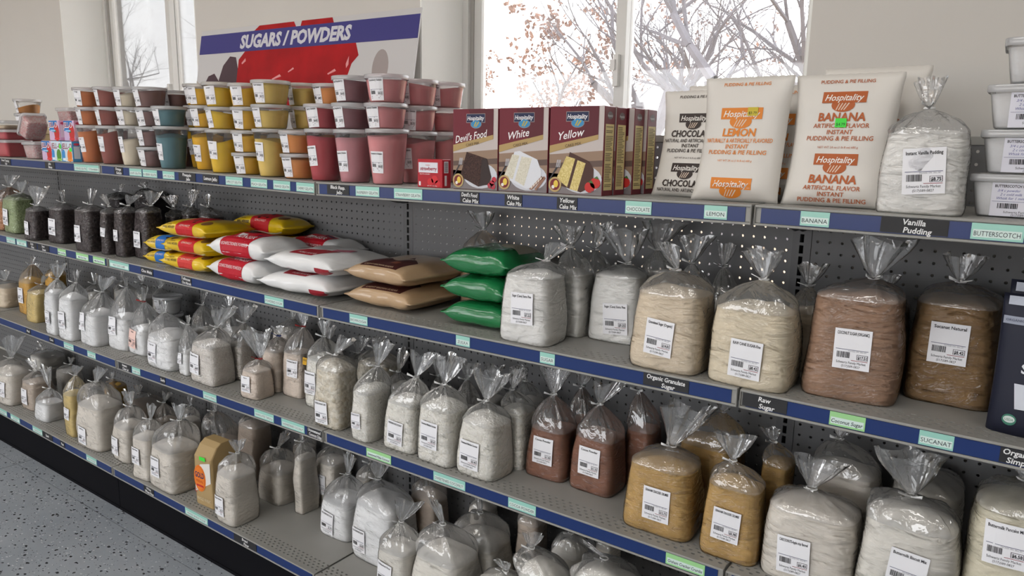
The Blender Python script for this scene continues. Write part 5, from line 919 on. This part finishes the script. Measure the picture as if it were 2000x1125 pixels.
jello('blue and pink strawberry gelatin carton, left of three in the bottom row', -2.940, .014, Z1(-2.9), 's'); jello('pale blue lime gelatin carton, middle of the bottom row', -2.851, .013, Z1(-2.8), 'l'); jello('pale blue orange gelatin carton, right of the bottom row', -2.762, .014, Z1(-2.7), 'o')
t = thing('gelatin_box', '', 'box'); bpy.data.objects.remove(t)
for i, (x, y, l) in enumerate(((-2.90,.052,'strawberry gelatin carton in the row behind the front three'),(-2.80,.052,'lower gelatin carton behind the lime one'))): jello(l, x, y, Z1(x+.05), 's')
jello('pink sided strawberry gelatin carton standing on top of the others', -2.895, .030, Z1(-2.85)+.0815, 's'); jello('second pink gelatin carton just right of the upper one', -2.80, .045, Z1(-2.74)+.0815, 's')

# ------------------------------------------------------------------ paper pudding bags
PAPER = mat('cream_paper_bag', (.70,.67,.625), .55, coat=.12, bump=.25, bscale=30)
def pudding(lab, cx, cy, W, H, T, lean, prn, rz=0, seed=0, wob=.004):
    t = thing('pudding_mix_bag', lab, 'bag', (cx, cy, Z1(cx)+.0008), rz, 'paper bags of pudding mix'); NU, NV = 22, 26
    def shape(u, v):                                              # half thickness and x for u in -1..1, v in 0..1
        f = min(1, v/.13)**.6*min(1, (1-v)/.22)**.8
        g = max(0, 1-abs(u)**3.2)**.55
        wx = W/2*(1-.07*math.sin(math.pi*min(1, v*1.05))**.6)
        return wx*u, T/2*f*g*(1-.25*v)+.0007
    def back(v): return lean*(v*H)+(.012*math.sin(math.pi*v))
    def wr(x, z): return wob*noise.noise(Vector((x*22+seed, z*22, seed*1.7)))
    V, F = [], []
    for sgn in (-1, 1):
        for j in range(NV+1):
            for i in range(NU+1):
                u, v = -1+2*i/NU, j/NV; x, th = shape(u, v); q = min(1, v*8)*min(1, (1-v)*8)*(1-abs(u)**6)
                zv = v*H+((.0012 if i % 2 else 0) if j == NV else 0)
                V.append((x, sgn*th+back(v)+wr(x, v*H)*q*(-sgn if sgn > 0 else 1), zv))
    n1 = (NU+1)*(NV+1)
    for s_ in range(2):
        for j in range(NV):
            for i in range(NU):
                a = s_*n1+j*(NU+1)+i; q = (a, a+1, a+NU+2, a+NU+1); F.append(q if s_ == 0 else q[::-1])
    rim = [i for i in range(NU+1)]+[j*(NU+1)+NU for j in range(1, NV+1)]+[NV*(NU+1)+i for i in range(NU-1, -1, -1)]+[j*(NU+1) for j in range(NV-1, 0, -1)]
    for k in range(len(rim)): a, b = rim[k], rim[(k+1) % len(rim)]; F.append((b, a, a+n1, b+n1))
    raw('paper_body', V, F, PAPER, t, smooth=True)
    def surf(px, pz, o):
        v = max(.0, min(1, pz/H)); u = max(-.99, min(.99, px/(W/2))); _, th = shape(u, v); q = min(1, v*8)*min(1, (1-v)*8)*(1-abs(u)**6)
        return (px*(1-.05*math.sin(math.pi*v)**.6), -th+back(v)+wr(px, pz)*q-.0006-o, pz)
    for nm, p in prn(W, H): p.build(nm, t, surf)
    return t
def logo(p, x, y, w, c):
    h = w*.26; n = 8
    p.rect(x-w/2, y, x+w/2, y+h, c, 0, n, 2); p.ellipse(x, y-h*.20, w*.27, h*.62, c, 0); p.text('Hospitality', x, y+h*.2, h*.56, (236,232,226), 1, w=w*.88, shear=.3, bold=.012)
    for k in (-1, 0, 1, 2): p.poly([(x-w*.10+k*w*.06, y-h*.62), (x-w*.02+k*w*.07, y-h*.02), (x+k*w*.075, y-h*.04), (x-w*.08+k*w*.06, y-h*.66)], (226,206,186), 1)
def pud_print(name, c, lines, top, sticker_=None, gap=.465, alt=None):
    def f(W, H):
        R = []
        def block(y, c_):
            p = Print(2); R.append(('printed_block', p))
            logo(p, 0, y, W*(.48 if name == 'LEMON' else .42), c_); y -= H*.135
            if y < .03*H: return
            p.text(name, 0, y, H*.060, c_, 1, w=W*.60, bold=.03, shear=.08); y -= H*.052
            for l in lines:
                if y < .02*H: return
                p.text(l, 0, y, H*.033, c_, 1, w=W*.78, bold=.012, shear=.08); y -= H*.047
            if y < .03*H: return
            p.text('NET WT 24 oz (1 lb 8 oz) 680 g', 0, y-H*.012, H*.016, c_, 1, w=W*.40)
        block(H*top, alt or c)
        block(H*(top-gap), c)
        p = Print(); p.text(lines[-1], 0, H*.93, H*.026, c, 1, w=W*.62, bold=.01); R.append(('top_lettering', p))
        if sticker_:
            x, y, cc, s_ = sticker_; q = Print(); q.rect(x*W-.010,y*H-.008,x*W+.010,y*H+.008,cc,3,2,2); q.text(s_, x*W, y*H-.005, .005, (20,60,20), 4, w=.017); R.append(('price_sticker', q))
        return R
    return f
BRN = (178,92,44); ORG = (222,132,48); CHC = (58,48,44)
PF = ['INSTANT','PUDDING & PIE FILLING']
pudding('white paper bag of chocolate pudding mix with dark brown print', -.186, .135, .168, .222, .062, .19, pud_print('CHOCOLATE', CHC, ['NATURAL AND ARTIFICIAL FLAVOR']+PF, .70, (.36,.86,(70,222,70),'$4.79')), -.06, 3)
pudding('second chocolate pudding bag peeking over the front chocolate one', -.160, .205, .168, .238, .055, .19, pud_print('CHOCOLATE', CHC, ['NATURAL AND ARTIFICIAL FLAVOR']+PF, .70), -.05, 5)
pudding('white paper bag of lemon pudding mix with orange print', -.062, .066, .174, .238, .062, .19, pud_print('LEMON', ORG, ['NATURALLY & ARTIFICIALLY FLAVORED']+PF, .66, (.13,.72,(206,186,60),'$3.79'), gap=.56), -.02, 8)
pudding('second lemon pudding bag half hidden behind the lemon and banana bags', -.022, .148, .172, .226, .058, .19, pud_print('LEMON', ORG, ['NATURALLY & ARTIFICIALLY FLAVORED']+PF, .66), .05, 9)
pudding('white paper bag of banana pudding mix with rust print', .118, .078, .184, .238, .066, .19, pud_print('BANANA', BRN, ['ARTIFICIAL FLAVOR']+PF, .78, (0,.63,(70,222,70),'$4.79')), 0, 12)
pudding('second banana pudding bag rising behind the front banana one', .150, .155, .184, .256, .062, .19, pud_print('BANANA', BRN, ['ARTIFICIAL FLAVOR']+PF, .78), .03, 14)

# ------------------------------------------------------------------ plump sacks lying in piles
def sack(lab, cx, cy, z, L, W, T, rz, m, prn=None, name='sugar_sack', seed=0, group=None, sag=0, cat='sack'):
    t = thing(name, lab, cat, (cx,cy,z+.0006), rz, group); NU, n = 26, 28; r = random.Random(seed); sd = r.uniform(0,40)
    def hz(u): return T/2*max(.02, (1-abs(u)**4.6))**.5
    def hw(u): return W/2*(.90+.10*abs(u)**3)
    def pt(u, a, off=0):
        e = 3.2; c, s_ = math.cos(a), math.sin(a); y = hw(u)*sgnpow(c, 2/e); zz = hz(u)*sgnpow(s_, 2/e)
        x = L/2*u; k = noise.noise(Vector((x*20+sd, y*20, zz*20)))*.007*(1-u**6)
        m_ = math.hypot(y, zz) or 1; y *= 1+(k+off)/m_; zz *= 1+(k+off)/m_
        return (x, y, max(0, T/2+zz-sag*abs(u)**2*T*.3))
    us = [-1+2*i/NU for i in range(NU+1)]
    rs = [[pt(u, 2*math.pi*j/n) for j in range(n)] for u in us]
    o = rings('sack_body', [[(-L/2-.012, q[1]*1.0, q[2]) for q in rs[0]]]+rs+[[(L/2+.012, q[1], q[2]) for q in rs[-1]]], m, t)
    if prn:
        tab = []; s = 0; last = None                              # arc length from front middle (-y) upward
        for i in range(0, 61):
            a = math.pi-math.radians(60)*0-math.pi*i/60; q = pt(0, a)
            if last: s += math.dist(last[1:], q[1:])
            tab.append((s, a)); last = q
        def ang(s_):
            if s_ < 0: return math.pi+min(1.2, -s_/(T/2)*.9)
            for (s0, a0), (s1, a1) in zip(tab, tab[1:]):
                if s_ <= s1: return a0+(a1-a0)*(s_-s0)/max(1e-6, s1-s0)
            return tab[-1][1]
        surf = lambda px, ps, o: pt(max(-.97, min(.97, px/(L/2))), ang(ps), .0006+o)
        p = Print(4); prn(p, L, W, T); p.build('printed_panel', t, surf)
    return t
def gl(name, c, rough=.28, **k): return mat(name, c, rough, coat=.5, bump=.6, bscale=26, wrinkle=.5, **k)
YEL = gl('yellow_sack', lin((226,190,24))); WHT = gl('white_sack', (.80,.80,.80)); TAN = gl('tan_sugar_sack', (.50,.34,.20)); GRN = gl('green_sack', (.012,.18,.055), .2)
def toll(red, txt='TOLL HOUSE'):
    def f(p, L, W, T):
        p.rect(-L*.16,-T*.35,L*.20,W*.72,red,0,6,14); p.text('SEMI-SWEET',.02*L,T*.22,T*.13,(240,220,210),1,w=L*.28); p.text(txt,-L*.30,T*.05,T*.15,(40,30,26),1,w=L*.24,bold=.02); p.text('BAKERS',-L*.30,T*.28,T*.10,(40,30,26),1,w=L*.18)
        for k in range(9): a = random.Random(k*3+int(L*1e3)); p.ellipse(a.uniform(-.05,.16)*L, T*a.uniform(.5,2.2), .007,.006,(48,30,26),1,10)
        p.ellipse(L*.33,T*.9,L*.07,T*.35,(120,84,48),0,16); p.rect(-L*.44,-T*.42,L*.44,-T*.30,(225,222,214),1,10)
    return f
RED_ = (196,32,40); z0 = Z2(-1.96)
for i, l in enumerate(('bottom','middle','top')): sack('%s yellow and red chocolate chip sack in the front pile' % l, -1.955+(-.015,.0,-.012)[i], .125, z0+.0588*i, .262, .20, .0585, (.02,-.03,.05)[i], YEL, toll(RED_ if i else (206,60,56)), 'chip_sack', 40+i, 'chocolate chip sacks')
for i, l in enumerate(('lower','upper')): sack('%s yellow and blue chip sack left of the front pile' % l, -2.185+.01*i, .115, z0+.052*i, .15, .12, .0515, .1, YEL, toll((40,110,190)), 'chip_sack', 50+i, 'chocolate chip sacks')
for i, l in enumerate(('bottom','middle','top')): sack('%s yellow and red chip sack in the rear pile' % l, -1.86+.02*i, .293, z0+.0645*i, .30, .125, .064, -.02, YEL, toll(RED_), 'chip_sack', 60+i, 'chocolate chip sacks')
def pion(p, L, W, T):
    p.rect(-L*.30,-T*.40,L*.22,W*.80,(186,18,40),0,7,14); p.text('CONFECTIONERS POWDERED',-L*.04,T*.12,T*.13,(236,230,232),1,w=L*.48); p.text('PIONEER',-L*.0,T*.62,T*.30,(240,236,238),1,w=L*.36,bold=.02); p.poly([(-L*.22,T*.9),(-L*.06,T*.95),(-L*.10,T*1.15),(-L*.22,T*1.2)],(232,228,230),1)
    p.rect(L*.05,T*1.15,L*.2,T*1.35,(32,36,78),1,2,2)
z0 = Z2(-1.83)
for i, l in enumerate(('bottom','top')): sack('%s red and white powdered sugar sack in the front pile' % l, -1.668+.022*i, .112, z0+.0765*i, .268, .19, .076, (-.06,.04)[i], WHT, pion, 'sugar_sack', 70+i, 'sugar sacks')
for i, l in enumerate(('bottom','top')): sack('%s red and white powdered sugar sack against the pegboard' % l, -1.545+.01*i, .288, z0+.0705*i, .28, .13, .070, 0, WHT, pion, 'sugar_sack', 80+i, 'sugar sacks')
def wred(p, L, W, T):
    p.poly([(-L*.26,T*.55),(L*.10,T*.55),(L*.26,T*1.6),(L*.05,T*1.75),(-L*.26,T*1.1)],(150,24,40),0); p.text('PURE SUGAR',-L*.02,T*.70,T*.16,(226,214,216),1,w=L*.30); p.rect(L*.22,-T*.40,L*.47,-T*.02,(150,24,40),0,5,4); p.poly([(L*.10,T*1.6),(L*.34,T*1.9),(L*.30,T*2.4),(L*.06,T*2.1)],(206,120,140),0)
z0 = Z2(-1.5)+.0005
for i, l in enumerate(('lower','upper')): sack('%s white sugar sack with dark red patch by the shelf joint' % l, -1.372+.03*i, .15, z0+.0665*i, .300 if i == 0 else .305, .262 if i == 0 else .13+.12, .066, (.03,-.03)[i], WHT, wred, 'sugar_sack', 90+i, 'sugar sacks')
def brn(p, L, W, T):
    p.poly([(-L*.34,T*.42),(L*.30,T*.42),(L*.34,T*1.6),(L*.10,T*2.2),(-L*.34,T*1.5)],(66,28,26),0); p.text('LIGHT BROWN SUGAR',-L*.04,T*.52,T*.14,(206,180,150),1,w=L*.5); p.poly([(L*.02,T*1.0),(L*.16,T*.95),(L*.18,T*1.2),(L*.05,T*1.3)],(120,66,48),1)
z0 = Z2(-1.05)
for i, l in enumerate(('lower','upper')): sack('%s tan brown sugar sack left of the green sacks' % l, -1.045, .19, z0+.0665*i, .232, .275, .066, (.02,-.05)[i], TAN, brn, 'sugar_sack', 100+i, 'sugar sacks')
def zul(p, L, W, T):
    p.ellipse(-L*.10,T*1.35,L*.05,T*.13,(70,150,96),0,14); p.rect(L*.16,T*.95,L*.30,T*1.22,(170,205,214),0,2,2); p.text('ZULKA',L*.23,T*1.02,T*.12,(30,80,140),1,w=L*.12); p.poly([(L*.05,T*1.6),(L*.45,T*1.3),(L*.46,T*2.9),(L*.05,T*2.9)],(170,166,150),0)
z0 = Z2(-.69)
for i, l in enumerate(('bottom','middle','top')): sack('%s shiny green sugar sack in the pile of three' % l, -.698, .150, z0+.0655*i, .188, .20, .065 if i < 2 else .072, (.03,-.03,.02)[i], GRN, zul if i == 2 else None, 'sugar_sack', 110+i, 'green sugar sacks')

# ------------------------------------------------------------------ paper flour sack
z0 = shelf_z(3, -1.86); t = thing('flour_sack', 'brown paper flour sack with an orange round emblem', 'sack', (-1.862, .055, z0+.0006), .04); KRAFT = mat('kraft_paper', (.42,.29,.13), .6, bump=.3, bscale=25)
fw, fd, fh = .100, .130, .205
bev(rings('paper_body', [rr(fw-.006,fd-.006,0,.006,3), rr(fw,fd,.006,.007,3), rr(fw*1.03,fd*1.02,.09,.009,3), rr(fw,fd,.185,.008,3), rr(fw*.96,fd*.62,.222,.006,3), rr(fw*.95,fd*.30,.236,.004,3)], KRAFT, t, smooth=False), .003, 1)
p = Print(); sf = lambda px, pz, o: (px, -fd/2-.0016-o, pz)
p.poly([(-.045,.05),(.046,.10),(.046,.175),(-.01,.16),(-.045,.115)],(226,222,216),0); p.ellipse(-.016,.105,.034,.050,(228,120,36),1); p.ellipse(-.016,.105,.029,.044,(206,96,24),2); p.ellipse(-.016,.105,.028,.043,(232,126,40),3)
p.text('GOLD',-.016,.108,.020,(44,40,90),4,w=.052,bold=.03); p.text('MEDAL',-.016,.090,.009,(180,60,30),4,w=.04); p.rect(-.036,.074,.004,.081,(190,40,36),4); p.text('WHOLE WHEAT',.0,.022,.012,(214,196,160),1,w=.08,bold=.02); p.text('G',-.043,.048,.014,(180,40,40),2)
p.rect(-.012,.176,.022,.190,(70,226,70),4); p.build('front_print', t, sf)

# ------------------------------------------------------------------ navy pouches at the right edge
NAVY = mat('navy_pouch', (.016,.018,.034), .5, spec=.25, coat=.0, bump=.3, bscale=20)
def pouch(lab, cx, cy, H, seed):
    W, D = .172, .062; t = thing('sugar_pouch', lab, 'pouch', (cx,cy,Z2(cx)+.0006), 0, 'navy sugar pouches'); n = 32; rs = []
    def f(u): return D/2*(1-u)**.45*(.75+.25*min(1, u*6))+.001
    for i in range(13):
        u = i/12; e = 2.6
        rs.append([(W/2*(1-.02*math.sin(math.pi*u))*sgnpow(math.cos(a), 2/e), f(u)*sgnpow(math.sin(a), 2/e), H*u) for a in [2*math.pi*j/n for j in range(n)]])
    rings('pouch_body', rs, NAVY, t)
    def sf(px, pz, o):
        u = max(0, min(1, pz/H)); q = min(.97, abs(px)/(W/2)); return (px, -f(u)*(1-q**2.6)**(1/2.6)-.0012-o, pz)
    p = Print(4); p.rect(-.078,H*.925,.078,H*.985,(186,192,206),0,8,1); p.text('SUGAR  SUGAR  SUGAR',0,H*.94,H*.028,(40,46,70),1,w=.13,bold=.01)
    p.rect(-.082,H*.79,-.03,H*.845,(150,156,172),0,3,1); p.text('ORGANIC SUGAR',-.056,H*.81,.004,(60,66,90),1,w=.045)
    p.text('Organic',-.01,H*.55,H*.055,(214,218,226),1,w=.10,bold=.02); p.text('Simple',-.02,H*.46,H*.065,(226,228,234),1,w=.10,bold=.03)
    p.poly([(-.055,H*.38),(.06,H*.38),(.05,H*.22),(-.05,H*.20)],(206,210,220),0); p.ellipse(-.055,H*.115,.010,.010,(70,130,110),0,16); p.ellipse(-.055,H*.118,.008,.006,(214,226,222),1,14); p.text('USDA',-.055,H*.108,.004,(60,110,90),2,w=.012)
    p.text('NET WT 16 OZ',.0,H*.07,.005,(190,196,206),1,w=.05); p.build('printed_lettering', t, sf)
pouch('navy sugar pouch with a white bowl picture at the right edge', .484, .075, .232, 1); pouch('second navy pouch standing behind the front one', .490, .142, .246, 2)

# ------------------------------------------------------------------ banner sign on the pier
sx0, sx1, H = -2.474, -1.254, .402; W = sx1-sx0
t = thing('banner_sign', 'blue and white foam board sign reading SUGARS / POWDERS', 'sign', ((sx0+sx1)/2, .404, 1.508)); t.rotation_euler = (-.172, .013, 0)
boxes('foam_board', [(-W/2,W/2,-.002,.003,0,H)], mat('foam_board_white', (.70,.70,.71), .5), t)
p = Print(); p.rect(-W/2,0,W/2,H,(200,199,200),0)
p.ellipse(.455,.215,.038,.062,(160,150,148),1); p.poly([(-W/2,.20),(-.54,.15),(-.50,.10),(-W/2,.12)],(176,168,160),1)
mat('red_jelly', lin((168,20,26)), .6, spec=.2, var=.25, vscale=9); mat('dark_fruit', lin((62,30,44)), .5, var=.2, vscale=8)
p.poly([(-.455,.10),(-.455,.20),(-.435,.255),(-.395,.290),(-.355,.285),(-.335,.24),(-.33,.10)],'dark_fruit',1); p.poly([(-.575,.10),(-.56,.17),(-.53,.215),(-.49,.225),(-.45,.19),(-.43,.10)],'dark_fruit',2)
p.poly([(-.30,.305),(-.335,.275),(-.335,.08),(.26,.08),(.315,.235),(.345,.262),(.325,.305)],'red_jelly',2); p.poly([(-.255,.382),(-.225,.400),(-.02,.401),(-.005,.382)],'red_jelly',2); p.poly([(.02,.382),(.025,.401),(.19,.401),(.20,.382)],'red_jelly',2)
for a, b, c, d in ((-.31,.255,.022,.012),(-.11,.19,.05,.008),(.20,.20,.04,.008),(.29,.22,.01,.03),(-.02,.215,.03,.006)): p.poly([(a,b),(a+c,b+.012),(a+c*.8,b+.012+d),(a-.004,b+d*.5)],(226,150,152),3)
p.rect(-W/2,.305,W/2,.382,(54,50,124),4); p.text('SUGARS / POWDERS',-.02,.3195,.048,(206,206,214),5,w=.72,bold=.045,shear=.10)
p.build('printed_face', t, lambda x, y, o: (x, -.002-o, y), .0003, .0002)
